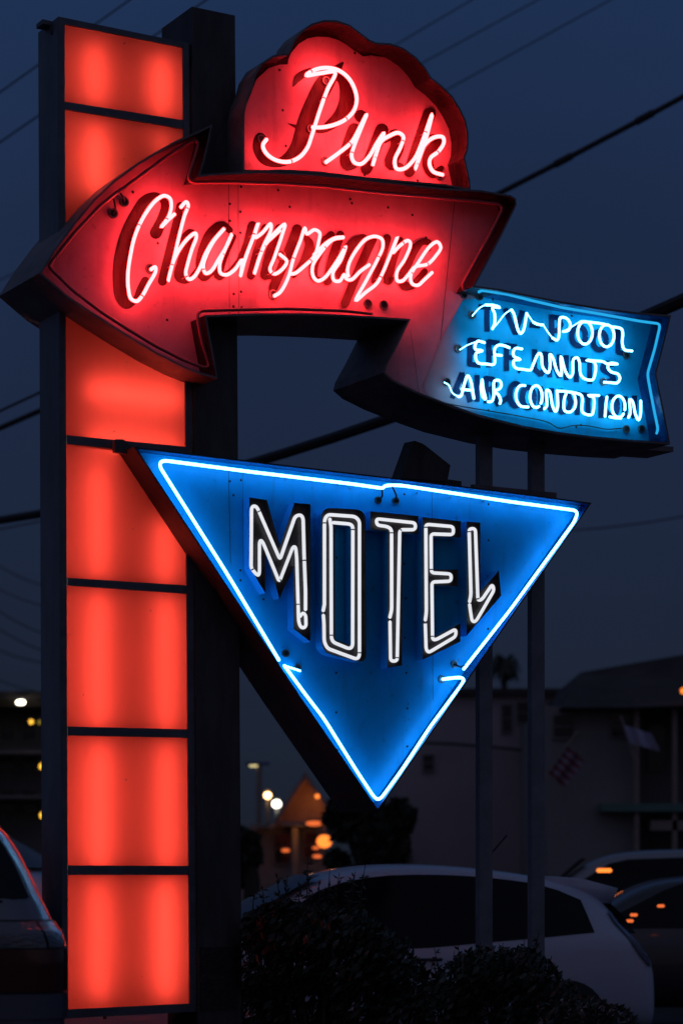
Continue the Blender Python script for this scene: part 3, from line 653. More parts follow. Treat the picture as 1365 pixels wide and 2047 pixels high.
b.tube(neon_path([(764, 976), (771, 970), (800, 970), (1020, 1003), (1155, 1021), (1148, 1042), (1020, 1218), (926, 1338)], MT, 'fil', 12, 5), .0100, 8)
b.tube(neon_path([(884, 1358), (905, 1355), (924, 1354), (927, 1362), (860, 1452), (803, 1539), (760, 1598), (750, 1597), (714, 1543), (648, 1437), (612, 1390), (568, 1330)], MT, 'fil', 14, 5), .0100, 8)
b.tube([px(569, 1331, MT), px(600, 1341, MF + .01)], .007, 8)
b.build('border_tube', 'neon_blue', mo, True)
for (u, v, l) in ((755, 1000, (763, 976, MT)), (790, 1001, (783, 971, MT)), (570, 1306, None), (594, 1335, None), (907, 1328, (928, 1330, MT)), (882, 1358, None)): housing(u, v, MF + .001, mo, .024, l)
b = MB(); plate(b, [(231, 878), (248, 878), (262, 893), (262, 908), (231, 903)], ML - .12, ML - .16); b.build('corner_bracket', 'pole_black', mo)
b = MB()
for k in range(9):
    c = px(960 - k * 3, 1100, 0)
    t = k / 9; b = MB(); b.tube([px(500 + t * 600, 943 + t * 74, MT), px(500 + t * 600, 945 + t * 74, MF)], .004, 5); b.build('tube_support', 'housing_ring', mo)

# ================================================================== 6. steel posts, cross beam, flood light
for i, (u0, u1, vt, lab) in enumerate(((958, 984, 852, 'slim grey steel post under the blue banner, nearer the black pole'), (1062, 1088, 866, 'slim grey steel post under the blue banner, farther from the black pole'))):
    dd = -.14
    q = px((u0 + u1) / 2, 1740, dd); t = thing('steel_post', lab, 'post', (q.x, q.y, 0), 'posts carrying the banner')
    b = MB(); f = [px(u0, vt, dd + .04), px(u1, vt + 3, dd + .04), px(u1, 2200, dd + .04), px(u0, 2200, dd + .04)]
    for p in f[2:]: p.z = 0
    b.prism(f, [p - N * .05 for p in f]); b.build('shaft', 'post_paint', t)
    b = MB(); f = [px(u0 - 6, vt - 6, dd + .05), px(u1 + 2, vt - 3, dd + .05), px(u1 + 2, vt + 18, dd + .05), px(u0 - 6, vt + 15, dd + .05)]
    b.prism(f, [p - N * .11 for p in f]); b.build('bracket', 'cabinet_paint', t)
    b = MB(); b.box(V(q.x, q.y, .008), (.2, .2, .014), rot=Matrix.Rotation(R(29.4), 3, 'Z')); b.build('base_plate', 'post_paint', t)
q = px(1030, 980, -.1); cb = MB(); f = [px(945, 968, -.09), px(1112, 985, -.09), px(1112, 1003, -.09), px(945, 988, -.09)]
cb.prism([p - q for p in f], [p - q - N * .03 for p in f]); o = cb.build('cross_beam', 'cabinet_paint'); o.location = q
tag(o, 'short dark beam joining the two steel posts just above the triangle sign', 'beam')
q = px(850, 950, -.2); fl = thing('flood_light', 'dark square floodlight tilted up on top of the triangle sign', 'flood light', tuple(q))
b = MB(); f = [px(829, 881, -.1), px(845, 887, -.1), px(851, 891, -.1), px(900, 930, -.1), px(894, 962, -.1), px(802, 956, -.1)]
b.prism(f, [p - N * .1 - E * .02 for p in f]); b.build('lamp_housing', 'pole_black', fl)
b = MB(); f = [px(838, 950, -.14), px(922, 962, -.14), px(922, 972, -.14), px(838, 962, -.14)]; b.prism(f, [p - N * .08 for p in f]); b.build('mounting_foot', 'pole_black', fl)

# ================================================================== overhead wires
def wire(p0, p1, r, lab, sag=.4, ext=.35, grp='overhead wires crossing the sky', name='overhead_wire', kind='overhead wire', wraps=0, taper=None):
    d = p1 - p0; a = p0 - d * ext; c = p1 + d * ext; pts = []
    for k in range(25):
        t = k / 24; p = a.lerp(c, t); tt = (t * (1 + 2 * ext) - ext); p = p + K * (-sag * 4 * tt * (1 - tt)); pts.append(p)
    b = MB(); o0 = pts[0].copy(); b.tube([p - o0 for p in pts], r, 8, taper=taper)
    if wraps:
        for k in range(wraps):
            t = random.random(); i = int(t * 23); q_ = pts[i].lerp(pts[i + 1], .5) - o0; dd = (pts[i + 1] - pts[i]).normalized()
            b.tube([q_ - dd * .12, q_ + dd * .12], r * 1.4, 6)
    o = b.build(name, 'wire'); o.location = o0
    tag(o, lab, kind, grp); return o
wire(at(0, 1040, 28), at(1365, 600, 20), .044, 'thickest cable, passing just under the blue banner tail', .25, wraps=0, taper=1.5)
wire(at(480, 640, 30), at(1365, 193, 30), .035, 'bold black cable rising to the right edge above the banner', .05, ext=.6, wraps=6)
wire(at(0, 822, 30), at(480, 610, 30), .017, 'medium cable reaching the pillar left side below the arrow tip', -.02, ext=.1)
wire(at(0, 185, 33), at(262, -2, 33), .012, 'upper of the two wires left of the pillar top', .0, ext=.8)
wire(at(0, 285, 33), at(415, -2, 33), .012, 'lower of the two wires left of the pillar top', .0, ext=.5)
wire(at(770, 102, 38), at(945, -2, 38), .010, 'thin wire in the sky closest to the cloud sign peak', .0, ext=.8)
wire(at(847, 124, 38), at(1070, 2, 38), .010, 'thin wire in the sky, middle of three beside the cloud sign', .0, ext=.8)
wire(at(895, 178, 38), at(1222, -2, 38), .010, 'thin wire in the sky, farthest right of three beside the cloud sign', .0, ext=.8)
wire(at(485, 932, 40), at(800, 833, 40), .010, 'thin wire running below the thickest cable between pole and banner', .0, ext=.5)
wire(at(1100, 1062, 45), at(1365, 1032, 45), .012, 'faint wire right of the triangle sign tip', .05, ext=.6)
wire(at(0, 1058, 40), at(92, 1040, 40), .012, 'faint wire just under the thickest cable at the left edge', .0, ext=.3)
for k, (a, c) in enumerate((((0, 1132), (92, 1172)), ((0, 1178), (92, 1212)), ((0, 1222), (92, 1268)), ((0, 1258), (92, 1302)), ((0, 1300), (92, 1325)), ((0, 1360), (92, 1385)))):
    wire(at(*a, 52), at(*c, 52), .013, 'faint sagging wire low in the sky left of the pillar', .04, ext=.5, grp='faint wires left of the pillar')
wire(at(0, 560, 45), at(90, 515, 45), .010, 'very faint wire behind the tip of the arrow sign', .0, ext=.3)

# ================================================================== cars
def wheel(root, x, y, r=.33, wd=.2):
    b = MB(); k = 28; P = []
    prof = [(r * .62, -wd / 2), (r * .95, -wd / 2), (r, -wd / 4), (r, wd / 4), (r * .95, wd / 2), (r * .62, wd / 2)]
    for j in range(k):
        a = 2 * math.pi * j / k
        P.append([V(x + q[0] * math.cos(a), y + q[1], r + q[0] * math.sin(a)) for q in prof])
    n_ = len(prof)
    b.add([p for s_ in P for p in s_], [(j * n_ + i, j * n_ + i + 1, ((j + 1) % k) * n_ + i + 1, ((j + 1) % k) * n_ + i) for j in range(k) for i in range(n_ - 1)])
    w_ = b.build('wheel', 'rubber', root, True)
    b = MB(); sg = 1 if y > 0 else -1
    ring = lambda rr, yy: [V(x + rr * math.cos(2 * math.pi * j / k), yy, r + rr * math.sin(2 * math.pi * j / k)) for j in range(k)]
    A, B = ring(r * .62, y + sg * wd * .48), ring(r * .54, y + sg * wd * .36)
    b.add(A + B, [(j, (j + 1) % k, k + (j + 1) % k, k + j) for j in range(k)])
    b.add(ring(r * .16, y + sg * wd * .42), [tuple(range(k))])
    for s5 in range(5):
        a = 2 * math.pi * s5 / 5; d = V(math.cos(a), 0, math.sin(a)); c = V(x, y + sg * wd * .40, r)
        b.tube([c + d * r * .1, c + d * r * .58], .03, 6)
    o = b.build('rim', 'rim', None, True); o.parent = w_
def car(name, lab, catg, loc, rz, st, paint, win, ws=None, rs=None, wheels=(-1.3, 1.3), grp=None):
    """st: stations (x, ztop, zbelt, half width, roof half width) rear to front; win: side windows (x0,x1,zlow,ztop at x0, ztop at x1)"""
    root = thing(name, lab, catg, loc, grp, rz); root['_local'] = 1
    def sec(s_):
        x, zt, zb, w_, wr = s_; z0 = .22
        return [V(x, .0, z0), V(x, .75 * w_, z0), V(x, .97 * w_, z0 + .1), V(x, w_, z0 + (zb - z0) * .5), V(x, .985 * w_, zb - .07), V(x, .955 * w_, zb),
                V(x, (.955 * w_ + wr) / 2 + .012, (zb + zt - .06) / 2), V(x, wr, zt - .06), V(x, wr * .82, zt - .015), V(x, 0, zt)]
    b = MB(); S = [sec(s_) for s_ in st]; m_ = 10
    for sg in (1, -1):
        vs = [V(p.x, p.y * sg, p.z) for s_ in S for p in s_]
        fs = [(i * m_ + j, i * m_ + j + 1, (i + 1) * m_ + j + 1, (i + 1) * m_ + j) for i in range(len(S) - 1) for j in range(m_ - 1)]
        if sg < 0: fs = [tuple(reversed(f)) for f in fs]
        b.add(vs, fs)
        for i, rv in ((0, False), (len(S) - 1, True)):
            b.add([V(p.x, p.y * sg, p.z) for p in S[i]], [tuple(range(m_)) if (rv == (sg > 0)) else tuple(reversed(range(m_)))])
    body = b.build('body', paint, root, True)
    bm = bmesh.new(); bm.from_mesh(body.data); bmesh.ops.remove_doubles(bm, verts=bm.verts, dist=1e-4); bmesh.ops.recalc_face_normals(bm, faces=bm.faces); bm.to_mesh(body.data); bm.free()
    for p in body.data.polygons: p.use_smooth = True
    md = body.modifiers.new('subdivision', 'SUBSURF'); md.levels = 2; md.render_levels = 2
    def interp(x):
        for a, c in zip(st, st[1:]):
            if a[0] <= x <= c[0]:
                t = (x - a[0]) / (c[0] - a[0]); return [a[k] + (c[k] - a[k]) * t for k in range(5)]
        return list(st[0] if x < st[0][0] else st[-1])
    def side_y(x, z):
        _, zt, zb, w_, wr = interp(x)
        P = [(.985 * w_, zb - .07), (.955 * w_, zb), ((.955 * w_ + wr) / 2 + .012, (zb + zt - .06) / 2), (wr, zt - .06), (wr * .82, zt - .015)]
        for a, c in zip(P, P[1:]):
            if a[1] <= z <= c[1] and c[1] > a[1]: return a[0] + (c[0] - a[0]) * (z - a[1]) / (c[1] - a[1])
        return P[0][0] if z < P[0][1] else P[-1][0]
    for (pts_lo, pts_hi) in win:
        for sg in (1, -1):
            b = MB(); nx, nz = 14, 5
            lo = resamp([V(*p, 0) for p in pts_lo], nx); hi = resamp([V(*p, 0) for p in pts_hi], nx); vs = []
            for i in range(nx):
                for j in range(nz):
                    p = lo[i].lerp(hi[i], j / (nz - 1)); vs.append(V(p.x, (side_y(p.x, p.y) + .004) * sg, p.y))
            b.add(vs, [(i * nz + j, (i + 1) * nz + j, (i + 1) * nz + j + 1, i * nz + j + 1) for i in range(nx - 1) for j in range(nz - 1)]); b.build('side_window', 'car_glass', root, True)
    for nm, q_ in (('windscreen', ws), ('rear_window', rs)):
        if not q_: continue
        (xa, ya, za), (xb, yb, zb_) = q_; b = MB(); vs = []
        for i in range(7):
            t = i / 6; x = xa + (xb - xa) * t; hw = ya + (yb - ya) * t; z = za + (zb_ - za) * t + .03 * math.sin(math.pi * t)
            for j in range(9):
                s_ = -1 + 2 * j / 8; vs.append(V(x + (.05 if xa > xb else -.05) * (1 - s_ * s_) * (-1 if nm == 'windscreen' and xa < xb else 1), s_ * hw, z))
        b.add(vs, [(i * 9 + j, i * 9 + j + 1, (i + 1) * 9 + j + 1, (i + 1) * 9 + j) for i in range(6) for j in range(8)]); b.build(nm, 'car_glass', root, True)
    for x in wheels:
        for sg in (1, -1): wheel(root, x, sg * (max(s_[3] for s_ in st) - .1))
    return root, side_y

# white hatchback behind the posts (rear towards the right of the picture)
hat = [(-2.04, .62, .55, .64, .5), (-2.01, .80, .72, .78, .64), (-1.93, .95, .87, .84, .66), (-1.80, 1.10, .97, .85, .62), (-1.68, 1.28, .99, .855, .58), (-1.50, 1.40, .99, .86, .57), (-1.05, 1.49, .96, .88, .60), (-.6, 1.54, .92, .89, .62),
       (-.2, 1.562, .89, .89, .63), (.2, 1.555, .87, .89, .63), (.6, 1.48, .86, .89, .61), (1.0, 1.27, .86, .89, .62), (1.42, .99, .86, .88, .72), (1.8, .90, .82, .86, .70), (2.1, .78, .72, .78, .62), (2.22, .64, .58, .62, .5)]
ca, sy = car('white_hatchback', 'white hatchback parked behind the two steel posts and the shrubs', 'car', at(765, HV, 18.9) - K * EYE, R(180 + 12), hat, 'white_car',
             [([(-1.50, 1.02), (-1.1, .985), (-.6, .945), (-.2, .91), (.3, .89), (.95, .89)], [(-1.44, 1.27), (-1.30, 1.335), (-1.05, 1.405), (-.6, 1.455), (-.2, 1.47), (.2, 1.46), (.6, 1.38), (.98, 1.13)])],
             ws=((1.40, .70, 1.00), (.62, .55, 1.465)), rs=((-1.90, .62, 1.0), (-1.66, .54, 1.28)), wheels=(-1.26, 1.32))
b = MB(); vs = []
for x, z, w_ in ((-1.15, 1.452, .48), (-1.50, 1.430, .56), (-1.77, 1.36, .57), (-1.72, 1.235, .55), (-1.45, 1.27, .48)):
    vs += [V(x, s_ * w_, z + .015 * (1 - s_ * s_)) for s_ in (-1, -.5, 0, .5, 1)]
b.add(vs, [(i * 5 + j, i * 5 + j + 1, ((i + 1) % 5) * 5 + j + 1, ((i + 1) % 5) * 5 + j) for i in range(5) for j in range(4)] + [(0, 5, 10, 15, 20), (24, 19, 14, 9, 4)]); b.build('roof_spoiler', 'white_car', ca, True)
for sg in (1, -1):
    b = MB(); vs = []
    for z, x0, x1 in ((.76, -1.985, -1.93), (.84, -1.965, -1.85), (.92, -1.93, -1.80), (1.0, -1.87, -1.75), (1.1, -1.78, -1.68), (1.18, -1.73, -1.65)):
        for x in (x0, (x0 + x1) / 2, x1): vs.append(V(x - .006, sg * (sy(x, z) + .012), z))
    b.add(vs, [(i * 3 + j, i * 3 + j + 1, (i + 1) * 3 + j + 1, (i + 1) * 3 + j) for i in range(5) for j in range(2)]); b.build('tail_lamp', 'lamp_lens_red', ca, True)
b = MB(); ring = [V(-1.52 + .075 * math.cos(2 * math.pi * k / 20), -(sy(-1.52, .8) + .006), .80 + .075 * math.sin(2 * math.pi * k / 20)) for k in range(20)]; ring2 = [V(-1.52 + (p.x + 1.52) * .93, p.y - .0015, .8 + (p.z - .8) * .93) for p in ring]
b.add(ring + ring2, [(k, (k + 1) % 20, 20 + (k + 1) % 20, 20 + k) for k in range(20)]); b.build('fuel_flap', 'plastic_black', ca)
b = MB(); b.tube([V(-.75, .15, 1.52), V(-.98, .15, 1.78)], .008, 6); b.build('aerial', 'plastic_black', ca)
for sg in (1, -1):
    b = MB(); b.box(V(.88, sg * .98, 1.0), (.13, .2, .13)); b.build('mirror', 'white_car', ca)
    b = MB(); b.tube([V(-.25, sg * .905, .82), V(-.05, sg * .92, .82)], .014, 6); b.build('door_handle', 'plastic_black', ca)

suv = [(-2.3, .80, .74, .62, .5), (-2.28, 1.02, .94, .86, .70), (-2.15, 1.35, 1.06, .92, .74), (-1.98, 1.66, 1.08, .93, .70), (-1.6, 1.73, 1.08, .94, .70), (-.6, 1.76, 1.07, .94, .71), (.3, 1.74, 1.06, .94, .70), (.7, 1.62, 1.05, .94, .70), (1.15, 1.22, 1.03, .93, .76),
       (1.5, 1.10, 1.00, .92, .76), (2.0, 1.02, .92, .9, .7), (2.3, .86, .78, .8, .6), (2.36, .7, .62, .6, .5)]
cs, sy = car('silver_suv', 'pale silver suv far right, amber light caught in its side window', 'car', at(1212, HV, 27) - K * EYE + V(.5, .3, 0), R(172), suv, 'silver_car',
         [([(-1.9, 1.15), (-.5, 1.13), (.9, 1.13)], [(-1.8, 1.58), (-.5, 1.65), (.35, 1.62), (.98, 1.22)])], ws=((1.22, .76, 1.14), (.72, .66, 1.64)), rs=((-2.24, .74, 1.1), (-2.02, .64, 1.6)), wheels=(-1.4, 1.45))
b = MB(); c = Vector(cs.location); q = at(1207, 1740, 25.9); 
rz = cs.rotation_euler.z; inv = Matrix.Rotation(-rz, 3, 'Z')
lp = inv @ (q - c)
b.tube([lp + V(-.07, 0, 0), lp + V(.07, 0, 0)], .022, 8); b.build('window_reflection', 'lamp_orange', cs, True)  # added glowing tube that stands in for an amber reflection in the glass
for (u, v) in ((1258, 1841), (1266, 1829), (1320, 1811)):
    b = MB(); p = inv @ (at(u, v, 24.8) - c); b.tube([p - V(.03, 0, 0), p + V(.03, 0, 0)], .022, 8)
dk = [(x, a * .84, b_ * .86, c_, d_) for (x, a, b_, c_, d_) in suv]
cd_, sy = car('dark_sedan', 'dark parked car at the right edge with small red marker lights', 'car', at(1400, HV, 22.5) - K * EYE, R(178), dk, 'dark_car',
          [([(-1.7, .99), (.9, .97)], [(-1.5, 1.3), (-.4, 1.4), (.3, 1.38), (.95, 1.05)])], wheels=(-1.4, 1.45))
c = Vector(cd_.location); inv = Matrix.Rotation(-cd_.rotation_euler.z, 3, 'Z')
for (u, v) in ((1258, 1841), (1266, 1829), (1320, 1811)):
    b = MB(); p = inv @ (at(u, v, 21.3) - c); b.tube([p - V(.025, 0, 0), p + V(.025, 0, 0)], .014, 8); b.build('marker_light', 'lamp_red', cd_, True)
# tall pale van behind the pillar, bonnet to the right
vn = [(-2.4, .9, .8, .8, .6), (-2.38, 1.7, 1.3, .95, .8), (-2.2, 1.95, 1.42, .98, .82), (-1.0, 2.0, 1.43, 1.0, .82), (.0, 2.0, 1.42, 1.0, .80), (.35, 1.95, 1.42, 1.0, .78), (.75, 1.76, 1.42, 1.0, .80), (1.15, 1.50, 1.40, 1.0, .84), (1.6, 1.44, 1.34, .98, .84), (2.1, 1.30, 1.20, .94, .76), (2.3, 1.05, .95, .88, .7), (2.36, .8, .7, .7, .6)]
cp, sy = car('pale_van', 'tall pale van behind the red pillar, its sloping windscreen pillar seen at the left edge', 'van', at(-235, HV, 17.4) - K * EYE, R(-3), vn, 'white_car',
         [([(-2.0, 1.50), (-.5, 1.50), (1.02, 1.49)], [(-1.9, 1.85), (-.5, 1.89), (.22, 1.86), (.62, 1.68), (1.04, 1.51)])], ws=((1.20, .80, 1.52), (.42, .74, 1.94)), wheels=(-1.5, .9))

# ---- foreground SUV, rear right corner at the left edge; body lofted from level slices
YS = 11.0
cont = [(0, 1645.6), (14, 1662), (31, 1688), (47.5, 1717), (62, 1748), (78, 1786), (95, 1819), (109, 1850), (121, 1867), (128, 1890), (131, 1928), (132, 1969), (132, 1985), (133, 2047)]
X0 = -2.28
lev = []
for (u, v) in cont[::-1]:
    p = at(u, v, YS); lev.append((p.z, p.x - X0))
lev = [(.28, .90), (.45, .965), (.62, 1.0)] + [l for l in lev if l[0] > .66] + [(1.80, .60), (1.84, .42), (1.86, .1)]
for i, (z, w_) in enumerate(lev): lev[i] = (z, min(w_, 1.0) if z < 1.3 else w_)
def rear_y(z):                      # how far the tailgate leans forward with height
    return 0 if z < 1.2 else (z - 1.2) * .55 if z < 1.72 else .286 + (z - 1.72) * 3.5
sv = thing('grey_suv', 'dark grey suv cut off at the left edge, rear corner and tail lamp in view', 'car', (X0, YS, 0), None, R(9)); sv['_local'] = 1
def sl(z, w_, off=0.):
    o_ = []; r0 = min(.22, w_ * .6); w2 = w_ + off; y0 = rear_y(z) - off; y1 = 4.4 - (0 if z < 1.05 else (z - 1.05) * 1.3) + off; k = 10
    for (cx, cy, a0) in ((w2 - r0, y0 + r0, -90), (w2 - r0, y1 - r0, 0), (-w2 + r0, y1 - r0, 90), (-w2 + r0, y0 + r0, 180)):
        for j in range(k + 1):
            a = R(a0 + 90 * j / k); o_.append(V(cx + r0 * math.cos(a), cy + r0 * math.sin(a), z))
    return o_
def wz(z):
    for a, c in zip(lev, lev[1:]):
        if a[0] <= z <= c[0]: return a[1] + (c[1] - a[1]) * (z - a[0]) / max(c[0] - a[0], 1e-6)
    return lev[-1][1]
zs = sorted(set([l[0] for l in lev])); S = [sl(z, wz(z)) for z in zs]; m_ = len(S[0])
b = MB(); b.add([p for s_ in S for p in s_], [(i * m_ + j, i * m_ + (j + 1) % m_, (i + 1) * m_ + (j + 1) % m_, (i + 1) * m_ + j) for i in range(len(S) - 1) for j in range(m_)] + [tuple(reversed(range(m_)))])
b.add(S[-1], [tuple(range(m_))]); b.build('body', 'grey_car', sv, True)
def patch(name, m1, z0, z1, f0, f1, off, nz=8, nx=10, top=None):
    """patch on the slice loft; f in units: -1 middle of tailgate ... 0 start of the right rear corner ... 1 end of the corner ... 2 along the flank"""
    b = MB(); vs = []
    for i in range(nz):
        z = z0 + (z1 - z0) * i / (nz - 1); w_ = wz(z); r0 = min(.22, w_ * .6); w2 = w_ + off; y0 = rear_y(z) - off
        for j in range(nx):
            ff1 = f1 if top is None else f1 + (top - f1) * i / (nz - 1)
            f_ = f0 + (ff1 - f0) * j / (nx - 1)
            if f_ <= 0: p = V((w2 - r0) * (1 + f_), y0, z)
            elif f_ <= 1: a = R(-90 + 90 * f_); p = V(w2 - r0 + r0 * math.cos(a), y0 + r0 + r0 * math.sin(a), z)
            else: p = V(w2, y0 + r0 + (f_ - 1), z)
            vs.append(p)
    b.add(vs, [(i * nx + j, i * nx + j + 1, (i + 1) * nx + j + 1, (i + 1) * nx + j) for i in range(nz - 1) for j in range(nx - 1)]); return b.build(name, m1, sv, True)
patch('rear_window', 'car_glass', 1.37, 1.74, -1.9, .50, .008, nz=16)
b = MB(); b.tube([V(-.9, -.004 + rear_y(1.355), 1.355), V(0, -.012 + rear_y(1.355), 1.352), V(.70, rear_y(1.355) - .004, 1.355)], .006, 5); b.build('window_seal', 'plastic_black', sv)
patch('side_window', 'car_glass', 1.37, 1.70, 1.15, 3.6, .006)
patch('lamp_surround', 'plastic_black', .92, 1.268, -.75, .98, .004)
patch('tail_lamp', 'lamp_lens_clear', 1.135, 1.258, -.72, .34, .012, label) if False else patch('tail_lamp', 'lamp_lens_clear', 1.135, 1.258, -.70, .38, .012)
patch('tail_lamp', 'lamp_lens_clear', 1.135, 1.258, .42, .96, .012)
patch('tail_lamp', 'lamp_lens_red', .93, 1.128, -.70, .97, .012)
patch('rear_bumper', 'grey_car', .80, .915, -1.98, 1.3, .012)
patch('rear_bumper', 'plastic_black', .34, .56, -1.98, 1.3, .012)
b = MB(); b.tube([V(.30, -.006, .34), V(.33, -.006, .6), V(.335, -.006, .80)], .004, 5); b.build('panel_gap', 'plastic_black', sv)
for x in (-.82, .82):
    for y in (1.0, 3.5):
        b = MB(); k = 24; P = []
        prof = [(.22, -.1), (.34, -.1), (.36, -.06), (.36, .06), (.34, .1), (.22, .1)]
        for j in range(k):
            a = 2 * math.pi * j / k; P.append([V(x * 1.12 + q_[1], y + q_[0] * math.cos(a), .36 + q_[0] * math.sin(a)) for q_ in prof])
        b.add([p for s_ in P for p in s_], [(j * 6 + i, j * 6 + i + 1, ((j + 1) % k) * 6 + i + 1, ((j + 1) % k) * 6 + i) for j in range(k) for i in range(5)])
        b.build('wheel', 'rubber', sv, True)

# ================================================================== plants
def leafy(mb, c, rad, n, size, mi=0):
    for _ in range(n):
        while True:
            p = V(random.uniform(-1, 1), random.uniform(-1, 1), random.uniform(-1, 1))
            if .25 < p.length < 1: break
        p = p.normalized() * (p.length ** .5)
        p = V(p.x * rad[0], p.y * rad[1], p.z * rad[2]) + Vector(c)
        if p.z < .02: continue
        a = V(random.gauss(0, 1), random.gauss(0, 1), random.gauss(0, 1)).normalized(); t = a.orthogonal().normalized(); s_ = size * random.uniform(.6, 1.4)
        q_ = a.cross(t)
        mb.add([p - t * s_, p + q_ * s_ * .42, p + t * s_, p - q_ * s_ * .42], [(0, 1, 2, 3)], mi)
def shrub(name, lab, catg, base, lumps, size, dens, stems=(), grp=None, m1='leaf'):
    t = thing(name, lab, catg, base, grp); t['_local'] = 1
    b = MB()
    for (dx, dy, z, rx, ry, rz_) in lumps: leafy(b, (dx, dy, z), (rx, ry, rz_), int(dens * rx * rz_ * 12), size)
    b.build('foliage', m1, t)
    b = MB()
    for (dx, dy, z, rx, ry, rz_) in lumps:
        b.tube(cat([V(dx * .3, dy * .3, 0), V(dx * .7, dy * .6, z * .5), V(dx, dy, z)], 4), .018, 6, taper=.4)
        for _ in range(6):
            e = V(dx + random.uniform(-.8, .8) * rx, dy, z + random.uniform(.2, .95) * rz_); b.tube([V(dx, dy, z * .6), e], .007, 5, taper=.4)
    b.build('branch', 'bark', t)
    if stems:
        b = MB(); l = MB()
        for (x, h0, h1, lean) in stems:
            h0 = h0 - .12; pts = cat([V(x, 0, h0), V(x + lean * .4, 0, (h0 + h1) / 2), V(x + lean, 0, h1)], 4); b.tube(pts, .005, 5, taper=.4)
            for k in range(int((h1 - h0) * 70)):
                p = pts[int(random.random() * (len(pts) - 1))]; a = V(random.gauss(0, 1), random.gauss(0, 1), random.gauss(.3, .6)).normalized(); tt = a.orthogonal().normalized()
                l.add([p, p + a * .02 + tt * .008, p + a * .045, p + a * .02 - tt * .008], [(0, 1, 2, 3)])
        b.build('shoot', 'bark', t); l.build('shoot_leaves', m1, t)
    return t
YB = 14.6
def gx(u, Y): return (u - CU) / F * Y
def gz(v, Y): return EYE + (HV - v) / F * Y
c0 = V(gx(640, YB), YB, 0)
L = []
for (u, v, ru, rv) in ((520, 1862, 45, 48), (575, 1850, 50, 56), (640, 1856, 60, 50), (700, 1858, 50, 48), (520, 1920, 60, 80), (600, 1900, 70, 90), (690, 1920, 80, 80), (770, 1925, 60, 60), (815, 1965, 45, 50), (520, 2020, 60, 70), (610, 2020, 80, 80), (710, 2020, 80, 80), (800, 2030, 70, 60), (560, 1860, 60, 60), (650, 1870, 70, 50), (735, 1890, 55, 48)):
    L.append((gx(u, YB) - c0.x, random.uniform(-.1, .3), gz(v, YB), ru / F * YB, .3, rv / F * YB))
st_ = [(gx(u, YB) - c0.x, gz(1800, YB), gz(v, YB), l / F * YB) for (u, v, l) in ((560, 1745, -6), (567, 1750, 8), (613, 1712, 2), (622, 1740, -8), (655, 1738, 4), (668, 1745, 10), (690, 1750, 18), (700, 1742, 10), (718, 1728, 12), (530, 1770, -6), (596, 1765, 4), (640, 1760, -3), (505, 1775, 3))]
shrub('tall_shrub', 'big dark shrub with wispy shoots on top, right of the black pole', 'shrub', c0, L, .034, 1300, st_)
c1 = V(gx(990, YB), YB, 0); L = []
for (u, v, ru, rv) in ((990, 1950, 75, 55), (920, 1975, 60, 55), (1060, 1960, 65, 50), (1000, 2020, 120, 80), (880, 2020, 60, 60), (1100, 2010, 60, 60), (950, 1935, 45, 40), (1040, 1930, 45, 38)):
    L.append((gx(u, YB) - c1.x, random.uniform(-.1, .25), gz(v, YB), ru / F * YB, .3, rv / F * YB))
st_ = [(gx(u, YB) - c1.x, gz(1940, YB), gz(v, YB), l / F * YB) for (u, v, l) in ((880, 1895, -12), (900, 1900, 8), (925, 1888, -10), (950, 1882, 10), (990, 1885, 15), (1040, 1878, 8), (1060, 1865, 16), (1075, 1900, 6), (875, 1915, -10))]
shrub('round_bush', 'rounded dark bush in front of the steel posts and white car', 'bush', c1, L, .030, 1500, st_)
YC = 14.0
c2 = V(gx(1190, YC), YC, 0); L = []
for (u, v, ru, rv) in ((1170, 2035, 60, 45), (1225, 2050, 50, 40), (1120, 2050, 50, 50)):
    L.append((gx(u, YC) - c2.x, 0, gz(v, YC), ru / F * YC, .25, rv / F * YC))
shrub('low_bush', 'low dark bush at the bottom beside the white car rear wheel', 'bush', c2, L, .028, 1500)
o = MB(); 
for (x0, x1, y0, y1) in ((gx(470, 14) - .3, gx(1260, 14) + .3, 13.6, 15.6),):
    o.box(V((x0 + x1) / 2, y0, .07), (x1 - x0 + .24, .12, .14)); o.box(V((x0 + x1) / 2, y1, .07), (x1 - x0 + .24, .12, .14)); o.box(V(x0 - .06, (y0 + y1) / 2, .07), (.12, y1 - y0 - .12, .138)); o.box(V(x1 + .06, (y0 + y1) / 2, .07), (.12, y1 - y0 - .12, .138))
kk = o.build('planter_kerb', 'concrete'); tag(kk, 'low concrete kerb round the planting bed of the bushes', 'kerb')
s_ = MB(); s_.box(V((x0 + x1) / 2, (y0 + y1) / 2, .05), (x1 - x0, y1 - y0 - .12, .1)); kk = s_.build('planting_soil', 'soil'); kk['kind'] = 'structure'

